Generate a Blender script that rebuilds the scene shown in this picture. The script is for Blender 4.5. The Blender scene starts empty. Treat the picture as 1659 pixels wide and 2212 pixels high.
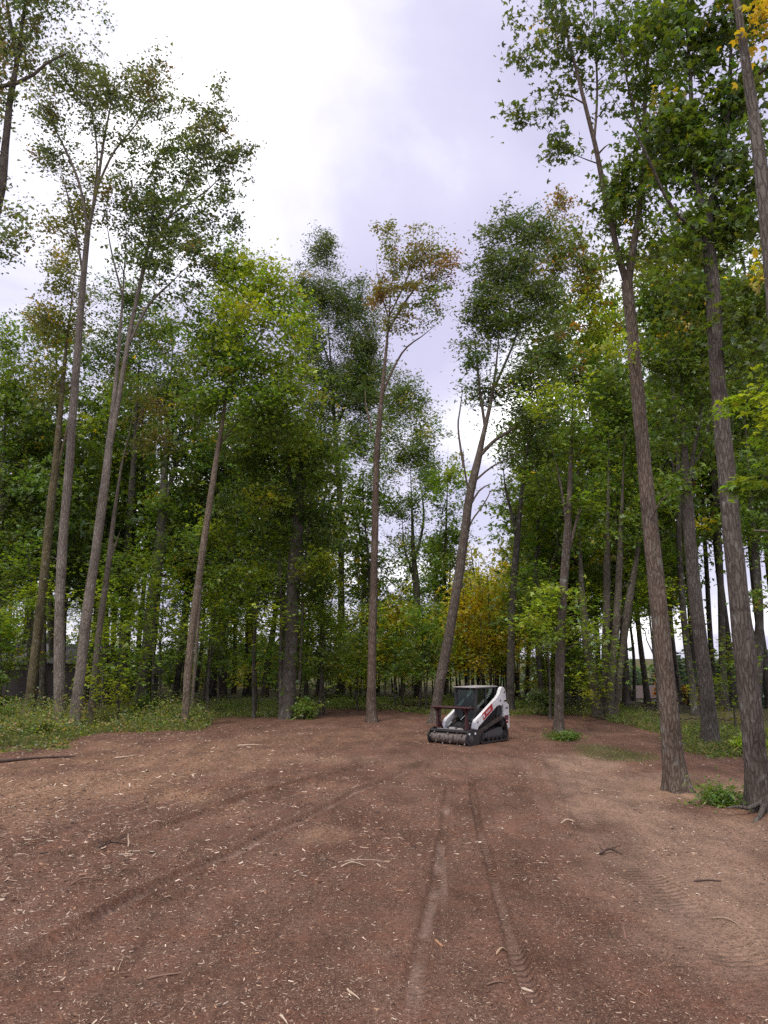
import bpy, bmesh, math, numpy as np
from mathutils import Vector, Matrix
R = math.radians
scene = bpy.context.scene
COL = scene.collection

# ------------------------------------------------------------------ camera
FD, CX, CY = 1642.0, 829.5, 1106.0          # focal length and centre in survey units (photo 1659 x 2212)
PITCH = R(10.73); CAM_Z = 3.4
cam_d = bpy.data.cameras.new('camera'); cam = bpy.data.objects.new('camera', cam_d); COL.objects.link(cam)
cam.location = (0, 0, CAM_Z); cam.rotation_euler = (math.pi/2 + PITCH, 0, 0)
cam_d.sensor_fit = 'VERTICAL'; cam_d.sensor_height = 36.0; cam_d.lens = 36.0*FD/2212.0
cam_d.clip_start = 0.1; cam_d.clip_end = 6000
scene.camera = cam

# ------------------------------------------------------------------ sky, sun, exposure
SUN_EL, SUN_AZ = R(60), R(-152)               # azimuth from +Y towards +X
w = bpy.data.worlds.new('World'); scene.world = w; w.use_nodes = True
nt = w.node_tree; N = nt.nodes; L = nt.links
for n in list(N): N.remove(n)
out = N.new('ShaderNodeOutputWorld'); bg = N.new('ShaderNodeBackground'); L.new(bg.outputs[0], out.inputs[0])
sky = N.new('ShaderNodeTexSky'); sky.sky_type = 'NISHITA'; sky.sun_disc = False
sky.sun_elevation = SUN_EL; sky.sun_rotation = SUN_AZ
tc = N.new('ShaderNodeTexCoord'); sep = N.new('ShaderNodeSeparateXYZ'); L.new(tc.outputs['Generated'], sep.inputs[0])
def wm(op, a, b=None, c=None):
    m = N.new('ShaderNodeMath'); m.operation = op
    for i, v in enumerate((a, b, c)):
        if v is None: continue
        if isinstance(v, (int, float)): m.inputs[i].default_value = v
        else: L.new(v, m.inputs[i])
    return m.outputs[0]
zc = wm('ADD', wm('MAXIMUM', sep.outputs[2], 0.0), 0.28)     # cloud layer seen in perspective
comb = N.new('ShaderNodeCombineXYZ')
L.new(wm('DIVIDE', sep.outputs[0], zc), comb.inputs[0]); L.new(wm('DIVIDE', sep.outputs[1], zc), comb.inputs[1])
comb.inputs[2].default_value = 22.94
nz = N.new('ShaderNodeTexNoise'); nz.inputs['Scale'].default_value = 1.35; nz.inputs['Detail'].default_value = 7
nz.inputs['Roughness'].default_value = 0.5; nz.inputs['Distortion'].default_value = 0.25; L.new(comb.outputs[0], nz.inputs['Vector'])
rp = N.new('ShaderNodeValToRGB'); L.new(nz.outputs['Fac'], rp.inputs[0])
e = rp.color_ramp.elements
e[0].position = 0.40; e[0].color = (0.42, 0.40, 0.535, 1)
e[1].position = 0.70; e[1].color = (1.50, 1.48, 1.46, 1)
for p_, c_ in ((0.50, (0.48, 0.465, 0.585, 1)), (0.575, (0.64, 0.625, 0.72, 1)), (0.64, (0.92, 0.90, 0.95, 1))):
    x = rp.color_ramp.elements.new(p_); x.color = c_
skys = N.new('ShaderNodeVectorMath'); skys.operation = 'SCALE'; skys.inputs['Scale'].default_value = 0.10
L.new(sky.outputs[0], skys.inputs[0])
mx = N.new('ShaderNodeMixRGB'); mx.inputs[0].default_value = 0.90
L.new(skys.outputs[0], mx.inputs[1]); L.new(rp.outputs[0], mx.inputs[2]); L.new(mx.outputs[0], bg.inputs[0])
bg.inputs[1].default_value = 1.0
sd = bpy.data.lights.new('sun', 'SUN'); so = bpy.data.objects.new('sun', sd); COL.objects.link(so)
sd.energy = 1.5; sd.angle = R(16); sd.color = (1.0, 0.95, 0.87)
sdir = Vector((math.sin(SUN_AZ)*math.cos(SUN_EL), math.cos(SUN_AZ)*math.cos(SUN_EL), math.sin(SUN_EL)))
so.rotation_euler = sdir.to_track_quat('Z', 'Y').to_euler(); so.location = sdir*60
scene.view_settings.view_transform = 'Standard'; scene.view_settings.look = 'None'
scene.view_settings.exposure = 0.82; scene.view_settings.gamma = 1.0; scene.view_settings.use_curve_mapping = False
scene.render.engine = 'CYCLES'
cy = scene.cycles
cy.max_bounces = 10; cy.diffuse_bounces = 6; cy.glossy_bounces = 3; cy.transmission_bounces = 6; cy.transparent_max_bounces = 8
cy.use_denoising = False; cy.sample_clamp_indirect = 6.0
scene.render.use_persistent_data = False

# ------------------------------------------------------------------ helpers
rng0 = np.random.default_rng(7)
_lat = rng0.random((256, 256))
def vnoise(x, y):
    xi = np.floor(x).astype(int); yi = np.floor(y).astype(int); fx = x-xi; fy = y-yi
    fx = fx*fx*(3-2*fx); fy = fy*fy*(3-2*fy)
    a = _lat[xi % 256, yi % 256]; b = _lat[(xi+1) % 256, yi % 256]; c = _lat[xi % 256, (yi+1) % 256]; d = _lat[(xi+1) % 256, (yi+1) % 256]
    return (a*(1-fx)+b*fx)*(1-fy)+(c*(1-fx)+d*fx)*fy
def fbm(x, y, o=4):
    s = 0; a = 0.5
    for k in range(o): s = s+a*vnoise(x+17.3*k, y+5.1*k); x = x*2.03; y = y*2.03; a *= 0.5
    return s
def sst(a, b, x):
    t = np.clip((x-a)/(b-a), 0, 1); return t*t*(3-2*t)
cp, sp = math.cos(PITCH), math.sin(PITCH)
def ray(xd, yd):
    a = xd-CX; b = -(yd-CY)
    return np.array([a, FD*cp-b*sp, FD*sp+b*cp])
def P(xd, yd, Y):
    d = ray(xd, yd); return np.array([0, 0, CAM_Z])+d*(Y/d[1])
def proj(x, y, z):
    zz = z-CAM_Z; f = y*cp+zz*sp; u = -y*sp+zz*cp
    return CX+FD*x/f, CY-FD*u/f
def terrain(x, y):
    x = np.asarray(x, float); y = np.asarray(y, float)
    h = 0.22*(fbm(x*0.12+40, y*0.12+9, 3)-0.45)*sst(6, 20, y)
    h = h+0.07*(fbm(x*0.9, y*0.9, 3)-0.45)
    h = h+0.035*(fbm(x*4.3, y*4.3, 3)-0.45)*sst(60, 30, y)
    h = h-7.0*sst(10, 45, x)*sst(42, 120, y)
    h = h-2.5*sst(75, 220, y)
    return h
def G(xd, yd):
    d = ray(xd, yd); h = 0.0
    for _ in range(6):
        t = (h-CAM_Z)/d[2]; p = np.array([0, 0, CAM_Z])+d*t; h = float(terrain(p[0], p[1]))
    return p

def tag(o, label=None, cat=None, group=None, kind=None):
    if label: o['label'] = label
    if cat: o['category'] = cat
    if group: o['group'] = group
    if kind: o['kind'] = kind
    return o
def link(o, parent=None):
    COL.objects.link(o)
    if parent is not None: o.parent = parent
    return o
def empty(name, loc=(0, 0, 0), rz=0.0, parent=None):
    o = bpy.data.objects.new(name, None); o.empty_display_size = 0.2; link(o, parent)
    o.location = [float(v) for v in loc]; o.rotation_euler = (0, 0, rz); return o
def mesh_np(name, V, Q, mat, tint=None, smooth=True):
    V = np.ascontiguousarray(V, dtype=np.float32); Q = np.ascontiguousarray(Q, dtype=np.int32)
    me = bpy.data.meshes.new(name); k = Q.shape[1]
    me.vertices.add(len(V)); me.vertices.foreach_set('co', V.ravel())
    me.loops.add(Q.size); me.loops.foreach_set('vertex_index', Q.ravel())
    me.polygons.add(len(Q)); me.polygons.foreach_set('loop_start', np.arange(0, Q.size, k, dtype=np.int32))
    me.polygons.foreach_set('loop_total', np.full(len(Q), k, dtype=np.int32))
    if tint is not None:
        at = me.attributes.new('tint', 'FLOAT_COLOR', 'POINT')
        c = np.ones((len(V), 4), np.float32); c[:, :3] = tint; at.data.foreach_set('color', c.ravel())
    me.update(calc_edges=True)
    me.polygons.foreach_set('use_smooth', np.full(len(Q), smooth, dtype=bool))
    me.materials.append(mat); return me
class Acc:
    def __init__(s): s.V = []; s.Q = []; s.C = []; s.n = 0
    def add(s, V, Q, c=(1, 1, 1)):
        s.V.append(V); s.Q.append(Q+s.n); s.n += len(V)
        s.C.append(np.broadcast_to(np.asarray(c, float), (len(V), 3)))
    def mesh(s, name, mat, smooth=True):
        return mesh_np(name, np.concatenate(s.V), np.concatenate(s.Q), mat, np.concatenate(s.C), smooth)
    def obj(s, name, mat, parent=None, smooth=True):
        return link(bpy.data.objects.new(name, s.mesh(name, mat, smooth)), parent)

# ------------------------------------------------------------------ materials
def newmat(name):
    m = bpy.data.materials.new(name); m.use_nodes = True; t = m.node_tree
    for n in list(t.nodes): t.nodes.remove(n)
    o = t.nodes.new('ShaderNodeOutputMaterial'); return m, t, o
class NT:
    def __init__(s, t): s.t = t
    def n(s, typ, **kw):
        nd = s.t.nodes.new(typ)
        for k, v in kw.items(): setattr(nd, k, v)
        return nd
    def set(s, sock, v):
        if isinstance(v, (int, float)): sock.default_value = v
        elif isinstance(v, tuple): sock.default_value = v if len(v) == len(sock.default_value) else (*v, 1)
        else: s.t.links.new(v, sock)
    def math(s, op, a, b=None, c=None, clamp=False):
        m = s.n('ShaderNodeMath', operation=op, use_clamp=clamp)
        for i, v in enumerate((a, b, c)):
            if v is not None: s.set(m.inputs[i], v)
        return m.outputs[0]
    def mix(s, f, a, b, blend='MIX'):
        m = s.n('ShaderNodeMixRGB', blend_type=blend)
        s.set(m.inputs[0], f); s.set(m.inputs[1], a); s.set(m.inputs[2], b); return m.outputs[0]
    def noise(s, vec, scale, detail=4, rough=0.55, dist=0.0):
        m = s.n('ShaderNodeTexNoise'); s.t.links.new(vec, m.inputs['Vector'])
        m.inputs['Scale'].default_value = scale; m.inputs['Detail'].default_value = detail
        m.inputs['Roughness'].default_value = rough; m.inputs['Distortion'].default_value = dist; return m.outputs['Fac']
    def ramp(s, f, *stops):
        m = s.n('ShaderNodeValToRGB'); s.set(m.inputs[0], f); el = m.color_ramp.elements
        for i, (p, c) in enumerate(stops):
            q = el[i] if i < 2 else el.new(p)
            q.position = p; q.color = (c, c, c, 1) if isinstance(c, (int, float)) else (*c, 1)
        return m.outputs[0]
    def attr(s, name, out='Color'):
        a = s.n('ShaderNodeAttribute'); a.attribute_name = name; return a.outputs[out]
    def bump(s, h, strength=0.5, dist=0.02, normal=None):
        b = s.n('ShaderNodeBump'); b.inputs['Strength'].default_value = strength; b.inputs['Distance'].default_value = dist
        s.t.links.new(h, b.inputs['Height'])
        if normal is not None: s.t.links.new(normal, b.inputs['Normal'])
        return b.outputs[0]
    def pbsdf(s, col, rough=0.8, metal=0.0, normal=None, spec=0.3, **kw):
        p = s.n('ShaderNodeBsdfPrincipled'); s.set(p.inputs['Base Color'], col); s.set(p.inputs['Roughness'], rough)
        s.set(p.inputs['Metallic'], metal); p.inputs['Specular IOR Level'].default_value = spec
        if normal is not None: s.t.links.new(normal, p.inputs['Normal'])
        for k, v in kw.items(): s.set(p.inputs[k], v)
        return p.outputs[0]
    def coord(s, which='Object', scale=None):
        c = s.n('ShaderNodeTexCoord').outputs[which]
        if scale:
            m = s.n('ShaderNodeMapping'); m.inputs['Scale'].default_value = scale; s.t.links.new(c, m.inputs['Vector']); return m.outputs[0]
        return c

def leaf_mat():
    m, t, o = newmat('leaf'); k = NT(t); c = k.attr('tint')
    oi = k.n('ShaderNodeObjectInfo').outputs['Random']
    hv = k.n('ShaderNodeHueSaturation'); k.set(hv.inputs['Color'], c)
    k.set(hv.inputs['Value'], k.math('MULTIPLY_ADD', oi, 0.3, 0.85)); k.set(hv.inputs['Saturation'], 0.98)
    c = hv.outputs[0]
    d = k.n('ShaderNodeBsdfDiffuse'); k.set(d.inputs[0], c)
    tr = k.n('ShaderNodeBsdfTranslucent'); k.set(tr.inputs[0], k.mix(1.0, c, (1.45, 1.35, 0.55), 'MULTIPLY'))
    mx = k.n('ShaderNodeMixShader'); mx.inputs[0].default_value = 0.5
    t.links.new(d.outputs[0], mx.inputs[1]); t.links.new(tr.outputs[0], mx.inputs[2])
    g = k.n('ShaderNodeBsdfGlossy'); g.inputs['Roughness'].default_value = 0.42; g.inputs[0].default_value = (0.75, 0.78, 0.85, 1)
    m2 = k.n('ShaderNodeMixShader'); m2.inputs[0].default_value = 0.045
    t.links.new(mx.outputs[0], m2.inputs[1]); t.links.new(g.outputs[0], m2.inputs[2]); t.links.new(m2.outputs[0], o.inputs[0])
    return m
def bark_mat():
    m, t, o = newmat('bark'); k = NT(t); c = k.attr('tint')
    v = k.coord('Object', (1, 1, 0.20)); vo = k.n('ShaderNodeTexVoronoi'); vo.feature = 'DISTANCE_TO_EDGE'
    wv = k.coord('Object', (1, 1, 0.3)); wn = k.n('ShaderNodeTexNoise'); t.links.new(wv, wn.inputs['Vector']); wn.inputs['Scale'].default_value = 9
    ad = k.n('ShaderNodeVectorMath', operation='MULTIPLY_ADD'); t.links.new(wn.outputs['Color'], ad.inputs[0]); ad.inputs[1].default_value = (0.09, 0.09, 0.03); t.links.new(v, ad.inputs[2])
    t.links.new(ad.outputs[0], vo.inputs['Vector']); vo.inputs['Scale'].default_value = 13
    ridge = k.ramp(vo.outputs['Distance'], (0.0, 0.0), (0.22, 1.0))
    fine = k.noise(k.coord('Object', (1, 1, 0.22)), 24, 5, 0.65)
    big = k.noise(k.coord('Object', (1, 1, 0.55)), 1.7, 5, 0.6)
    lich = k.ramp(k.noise(k.coord('Object', (1, 1, 0.6)), 4.5, 6, 0.65), (0.56, 0.0), (0.68, 1.0))
    c = k.mix(1.0, c, (1.06, 1.08, 1.01), 'MULTIPLY')
    col = k.mix(k.math('MULTIPLY', ridge, 0.5, clamp=True), k.mix(1.0, c, (0.45, 0.42, 0.40), 'MULTIPLY'), c)
    col = k.mix(0.75, col, k.ramp(fine, (0.25, (0.72, 0.70, 0.68)), (0.75, (1.22, 1.21, 1.2))), 'MULTIPLY')
    col = k.mix(0.7, col, k.ramp(big, (0.3, (0.52, 0.48, 0.46)), (0.7, (1.4, 1.4, 1.38))), 'MULTIPLY')
    col = k.mix(k.math('MULTIPLY', lich, 0.5), col, (0.27, 0.27, 0.24))
    h = k.math('ADD', k.math('MULTIPLY', ridge, 0.7), k.math('MULTIPLY', fine, 0.6))
    t.links.new(k.pbsdf(col, 0.92, normal=k.bump(h, 0.9, 0.035), spec=0.15), o.inputs[0]); return m
def tint_mat(name, rough=0.85):
    m, t, o = newmat(name); k = NT(t); c = k.attr('tint')
    f = k.noise(k.coord('Object'), 60, 4, 0.6)
    col = k.mix(0.6, c, k.ramp(f, (0.25, 0.65), (0.75, 1.25)), 'MULTIPLY')
    t.links.new(k.pbsdf(col, rough, normal=k.bump(f, 0.4, 0.01), spec=0.2), o.inputs[0]); return m
def plain(name, col, rough=0.5, metal=0.0, dirt=0.35, dirtcol=(0.10, 0.055, 0.04), spec=0.4, scale=6):
    m, t, o = newmat(name); k = NT(t); v = k.coord('Object')
    n1 = k.noise(v, scale, 6, 0.65); n2 = k.noise(v, scale*7, 4, 0.6)
    f = k.math('MULTIPLY', k.ramp(k.math('MULTIPLY_ADD', n2, 0.3, k.math('MULTIPLY', n1, 0.75)), (0.46, 0.0), (0.66, 1.0)), dirt)
    c = k.mix(f, (*col, 1), (*dirtcol, 1))
    t.links.new(k.pbsdf(c, k.math('MULTIPLY_ADD', f, 0.4, rough, clamp=True), metal, normal=k.bump(n2, 0.12, 0.01), spec=spec), o.inputs[0]); return m
def glass_mat():
    m, t, o = newmat('tinted_glass'); k = NT(t)
    tr = k.n('ShaderNodeBsdfTransparent'); tr.inputs[0].default_value = (0.52, 0.60, 0.57, 1)
    g = k.n('ShaderNodeBsdfGlossy'); g.inputs['Roughness'].default_value = 0.04
    fr = k.n('ShaderNodeFresnel'); fr.inputs[0].default_value = 1.5
    mx = k.n('ShaderNodeMixShader'); k.set(mx.inputs[0], k.math('MULTIPLY_ADD', fr.outputs[0], 0.55, 0.0, clamp=True))
    t.links.new(tr.outputs[0], mx.inputs[1]); t.links.new(g.outputs[0], mx.inputs[2]); t.links.new(mx.outputs[0], o.inputs[0]); return m
def ground_mat():
    m, t, o = newmat('churned_soil'); k = NT(t); v = k.coord('Object')
    big = k.noise(v, 0.35, 5, 0.6, 0.4); mid = k.noise(v, 1.7, 6, 0.65, 0.2); fine = k.noise(v, 14, 6, 0.7); grit = k.noise(v, 70, 4, 0.7)
    rut = k.attr('rut', 'Fac'); tan = k.attr('tan', 'Fac'); grn = k.attr('green', 'Fac'); along = k.attr('along', 'Fac'); red = k.attr('litter', 'Fac')
    c = k.ramp(big, (0.34, (0.140, 0.076, 0.050)), (0.66, (0.215, 0.126, 0.087)))
    c = k.mix(k.ramp(mid, (0.42, 0.0), (0.68, 0.7)), c, (0.215, 0.098, 0.060))
    c = k.mix(k.math('MULTIPLY', tan, k.ramp(mid, (0.25, 0.55), (0.7, 1.0))), c, (0.38, 0.25, 0.172))
    c = k.mix(k.math('MULTIPLY', red, k.ramp(fine, (0.38, 0.15), (0.62, 0.9))), c, (0.40, 0.24, 0.14))
    c = k.mix(k.math('MULTIPLY', rut, 0.8), c, (0.33, 0.222, 0.172))
    c = k.mix(k.math('MULTIPLY', grn, k.ramp(k.math('MULTIPLY_ADD', fine, 0.5, k.math('MULTIPLY', mid, 0.5)), (0.35, 0.35), (0.6, 1.0))), c, (0.085, 0.10, 0.032))
    stv = k.n('ShaderNodeMapping'); stv.inputs['Rotation'].default_value = (0, 0, R(28)); stv.inputs['Scale'].default_value = (1, .35, 1); t.links.new(v, stv.inputs['Vector'])
    c = k.mix(0.9, c, k.ramp(k.noise(stv.outputs[0], 1.1, 6, 0.68, 0.3), (0.34, 0.62), (0.66, 1.28)), 'MULTIPLY')
    c = k.mix(0.8, c, k.ramp(fine, (0.28, 0.5), (0.72, 1.35)), 'MULTIPLY')
    c = k.mix(0.8, c, k.ramp(grit, (0.3, 0.45), (0.7, 1.4)), 'MULTIPLY')
    vo = k.n('ShaderNodeTexVoronoi'); t.links.new(v, vo.inputs['Vector']); vo.inputs['Scale'].default_value = 26; vo.inputs['Randomness'].default_value = 1.0
    sc = k.n('ShaderNodeSeparateColor'); t.links.new(vo.outputs['Color'], sc.inputs[0])
    chip = k.math('MULTIPLY', k.math('LESS_THAN', vo.outputs['Distance'], 0.27), k.math('GREATER_THAN', sc.outputs[0], 0.80))
    chip = k.math('MULTIPLY', chip, k.math('SUBTRACT', 1.0, k.math('MULTIPLY', rut, 0.8), clamp=True))
    c = k.mix(k.math('MULTIPLY', chip, 0.75), c, k.mix(sc.outputs[1], (0.24, 0.13, 0.085), (0.50, 0.37, 0.26)))
    def specks(scale, dmax, frac):
        q = k.n('ShaderNodeTexVoronoi'); t.links.new(v, q.inputs['Vector']); q.inputs['Scale'].default_value = scale
        w_ = k.n('ShaderNodeSeparateColor'); t.links.new(q.outputs['Color'], w_.inputs[0])
        return k.math('MULTIPLY', k.math('LESS_THAN', q.outputs['Distance'], dmax), k.math('LESS_THAN', w_.outputs[0], frac)), w_.outputs[1]
    keep_ = k.math('MULTIPLY', k.math('SUBTRACT', 1.0, k.math('MULTIPLY', rut, 0.7), clamp=True), k.math('SUBTRACT', 1.0, grn, clamp=True))
    drift = k.ramp(k.noise(v, 0.8, 5, 0.6), (0.38, 0.25), (0.62, 1.0))
    s1, v1 = specks(31, 0.40, 0.34); c = k.mix(k.math('MULTIPLY', k.math('MULTIPLY', s1, keep_), 0.62), c, (0.060, 0.034, 0.026))
    s2, v2 = specks(47, 0.36, 0.30); c = k.mix(k.math('MULTIPLY', k.math('MULTIPLY', k.math('MULTIPLY', s2, keep_), drift), 0.75), c, k.mix(v2, (0.30, 0.185, 0.13), (0.56, 0.42, 0.315)))
    s3, v3 = specks(15, 0.30, 0.13); c = k.mix(k.math('MULTIPLY', k.math('MULTIPLY', s3, keep_), 0.55), c, k.mix(v3, (0.08, 0.045, 0.034), (0.33, 0.20, 0.14)))
    chip = k.math('ADD', chip, k.math('MULTIPLY', k.math('ADD', s1, s3), 0.6))
    tread = k.math('MULTIPLY', k.math('SINE', k.math('MULTIPLY', along, 2*math.pi/0.15)), k.attr('tread', 'Fac'))
    h = k.math('ADD', k.math('MULTIPLY', fine, 0.8), k.math('MULTIPLY_ADD', grit, 0.22, k.math('MULTIPLY', mid, 1.2)))
    h = k.math('MULTIPLY_ADD', tread, 0.55, h); h = k.math('MULTIPLY_ADD', chip, 0.2, h)
    t.links.new(k.pbsdf(c, 0.95, normal=k.bump(h, 1.0, 0.06), spec=0.12), o.inputs[0]); return m
M_LEAF = leaf_mat(); M_BARK = bark_mat(); M_CHIP = tint_mat('split_wood'); M_GROUND = ground_mat()

# ------------------------------------------------------------------ ground
def axis(lo, hi, step, far_lo, far_hi, g=1.16):
    a = list(np.arange(lo, hi, step)); s = step; x = a[-1]; 
    while x < far_hi: s = min(s*g, 200); x += s; a.append(x)
    s = step; x = lo; b = []
    while x > far_lo: s = min(s*g, 200); x -= s; b.append(x)
    return np.array(b[::-1]+a)
gx = np.concatenate([axis(-7.0, -3.2, 0.06, -1800, -3.21), np.arange(-3.18, 4.2, 0.036), axis(4.22, 8.5, 0.06, 4.22, 1800)]); gx = np.sort(gx); gx = gx[np.concatenate([[True], np.diff(gx) > .02])]
gy = np.concatenate([np.arange(-30, 5.5, 1.5), np.arange(6.5, 16, 0.056), np.arange(16, 24, 0.10), np.arange(24, 46, 0.25), axis(46, 50, 0.3, 46, 3500, 1.12)])
gy = np.sort(gy); gy = gy[np.concatenate([[True], np.diff(gy) > .02])]; X, Yg = np.meshgrid(gx, gy); Z = terrain(X, Yg)
def poly_world(pts): return np.array([G(a, b)[:2] for a, b in pts])
def dist_poly(X, Y, pl):
    best = np.full(X.shape, 1e9); side = np.zeros(X.shape); al = np.zeros(X.shape); acc = 0.0
    for a, b in zip(pl[:-1], pl[1:]):
        d = b-a; ln = np.hypot(*d); t = np.clip(((X-a[0])*d[0]+(Y-a[1])*d[1])/ln**2, 0, 1)
        ex = X-a[0]-t*d[0]; ey = Y-a[1]-t*d[1]; q = np.hypot(ex, ey); s = (d[0]*(Y-a[1])-d[1]*(X-a[0]))/ln
        u = q < best; best = np.where(u, q, best); side = np.where(u, np.sign(s)*q, side); al = np.where(u, acc+t*ln, al); acc += ln
    return best, side, al, acc
def smooth_poly(pl, n=8):
    pl = np.asarray(pl, float); o = []
    for i in range(len(pl)-1):
        p0 = pl[max(i-1, 0)]; p1 = pl[i]; p2 = pl[i+1]; p3 = pl[min(i+2, len(pl)-1)]
        for t in np.linspace(0, 1, n, endpoint=False):
            o.append(0.5*((2*p1)+(p2-p0)*t+(2*p0-5*p1+4*p2-p3)*t*t+(3*p1-p0-3*p2+p3)*t**3))
    o.append(pl[-1]); return np.array(o)
RUTS = [  # survey polyline, half width, depth, lightness, tread
    ([(972, 1690), (962, 1760), (950, 1850), (935, 1940), (915, 2030), (900, 2120), (888, 2230)], 0.09, 0.05, 1.0, 0.5),
    ([(962, 1760), (958, 1850), (958, 1940), (952, 2060), (948, 2230)], 0.06, 0.025, 0.8, 0.0),
    ([(1018, 1680), (1030, 1760), (1058, 1860), (1085, 1960), (1115, 2060), (1145, 2140), (1172, 2235)], 0.085, 0.07, 0.5, 1.0),
    ([(-60, 2130), (60, 2060), (200, 1985), (330, 1920), (430, 1872), (500, 1845), (560, 1810), (650, 1770), (760, 1715), (870, 1670), (935, 1640)], 0.12, 0.075, 1.0, 0.5),
    ([(30, 1870), (180, 1838), (300, 1800), (400, 1770), (470, 1745), (560, 1712), (680, 1680), (800, 1655), (900, 1628)], 0.14, 0.09, 0.75, 0.3),
    ([(150, 1790), (300, 1745), (420, 1712), (540, 1683), (680, 1655)], 0.14, 0.07, 0.5, 0.2),
    ([(1195, 1640), (1240, 1720), (1290, 1800), (1360, 1870), (1440, 1935), (1560, 2040), (1680, 2150)], 0.30, 0.035, 0.35, 0.9),
    ([(1130, 1620), (1150, 1690), (1195, 1770), (1260, 1850), (1300, 1900)], 0.16, 0.03, 0.25, 0.0),
    ([(1170, 1620), (1215, 1700), (1280, 1800)], 0.14, 0.03, 0.3, 0.0),
]
rut = np.zeros(X.shape); tread = np.zeros(X.shape); along = np.zeros(X.shape); nearest = np.full(X.shape, 1e9); RP = []
for pts, hw, dep, lt, tr in RUTS:
    pl = smooth_poly(poly_world(pts)); RP.append((pl, hw))
    d, s, al, tot = dist_poly(X, Yg, pl)
    endf = sst(0, 1.2, al)*sst(0, 1.2, tot-al); wob = 0.7+0.6*fbm(al*0.8+hw*90, s*2+dep*300, 3)*1.1
    hw2 = hw*(0.85+0.4*vnoise(al*1.3, al*0+hw*50))
    prof = -dep*(1-sst(hw2*0.45, hw2*1.35, d))+dep*0.45*np.exp(-((d-hw2*1.7)/(hw2*0.5))**2)*(0.6+0.8*vnoise(X*1.7, Yg*1.7))
    Z += prof*endf*wob
    m = (1-sst(hw2*0.55, hw2*1.05, d))*endf
    patch = np.clip(0.15+1.5*sst(0.35, 0.62, fbm(al*0.9+3*hw, s*1.5+hw*70, 3)), 0, 1)
    rut = np.maximum(rut, m*lt*patch)
    tm = (1-sst(hw2*0.9, hw2*1.4, d))*endf*tr*sst(0.3, 0.55, fbm(al*0.45+9*hw, s*0.8+5, 2)+0.08)
    if tr > 0: along = np.where(d < nearest, al+s*0.12, along); nearest = np.minimum(nearest, d)
    tread = np.maximum(tread, tm)
xd, yd = proj(X, np.maximum(Yg, 0.5), Z)
EDGE = ([-600, 0, 140, 165, 300, 440, 455, 560, 640, 660, 850, 930, 1120, 1200, 1260, 1300, 1340, 1420, 1440, 1490, 1540, 1659, 2300],
        [1640, 1612, 1605, 1582, 1577, 1572, 1548, 1545, 1550, 1530, 1530, 1540, 1540, 1535, 1545, 1550, 1560, 1580, 1600, 1622, 1625, 1638, 1680])
# world version of the forest edge: distance from the camera at which it starts, by bearing
EB = np.array([math.atan2(*G(a, b)[:2]) for a, b in zip(*EDGE)]); ER = np.array([np.hypot(*G(a, b)[:2]) for a, b in zip(*EDGE)])
def edge_r(x, y): return np.interp(np.arctan2(x, np.maximum(y, 0.01)), EB, ER)
rr = np.hypot(X, Yg); er = edge_r(X, Yg)
green = sst(-0.8, 1.6, rr-er+2.2*(fbm(X*0.7, Yg*0.7, 3)-0.45))*(Yg > 2)
for (a, b, rad) in ((1330, 1628, 1.5), (1290, 1615, 1.0), (1520, 1715, 0.5), (1200, 1592, 0.9)):
    g = G(a, b); q = np.hypot(X-g[0], (Yg-g[1])*0.5)+0.9*(fbm(X*1.5, Yg*1.5, 3)-0.45)
    green = np.maximum(green, 0.75*(1-sst(rad*0.4, rad, q)))
pt = smooth_poly(poly_world([(1240, 1640), (1300, 1700), (1380, 1760), (1470, 1840), (1580, 1940), (1680, 2030)]))
d, s, al, tot = dist_poly(X, Yg, pt); nn = fbm(X*0.6, Yg*0.6, 4)
tan = (1-sst(0.4, 2.3, d+2.2*(nn-0.45)))*0.9
for (a, b, rx, ry, st) in ((1400, 1700, 3.2, 3.0, .8), (700, 1800, .7, 1.2, .25), (1080, 1650, 3, 2.2, .35), (760, 1640, 3.5, 2.0, .3), (1600, 1800, 2, 2.5, .7)):
    g = G(a, b); q = np.hypot((X-g[0])/rx, (Yg-g[1])/ry)+1.2*(nn-0.45); tan = np.maximum(tan, st*(1-sst(0.3, 1.1, q)))
lit = np.zeros(X.shape)
for (a, b, rx, ry, st) in ((80, 1700, 8, 6.5, 1.0), (350, 1640, 6, 7, .85), (640, 1600, 6, 5, .4), (1590, 1730, 2.5, 3, .6), (700, 1800, .7, 1.2, .6)):
    g = G(a, b); q = np.hypot((X-g[0])/rx, (Yg-g[1])/ry)+1.6*(nn-0.45); lit = np.maximum(lit, st*(1-sst(0.2, 1.1, q)))
ny, nx = X.shape; idx = np.arange(nx*ny).reshape(ny, nx)
Q = np.stack([idx[:-1, :-1], idx[:-1, 1:], idx[1:, 1:], idx[1:, :-1]], -1).reshape(-1, 4)
me = mesh_np('ground', np.stack([X, Yg, Z], -1).reshape(-1, 3), Q, M_GROUND)
for nm, a in (('rut', rut), ('tread', tread), ('along', along), ('green', green), ('tan', tan), ('litter', lit)):
    at = me.attributes.new(nm, 'FLOAT', 'POINT'); at.data.foreach_set('value', np.ascontiguousarray(a, np.float32).ravel())
tag(link(bpy.data.objects.new('ground', me)), 'reddish brown churned soil of the clearing with track marks', 'ground', kind='structure')

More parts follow.
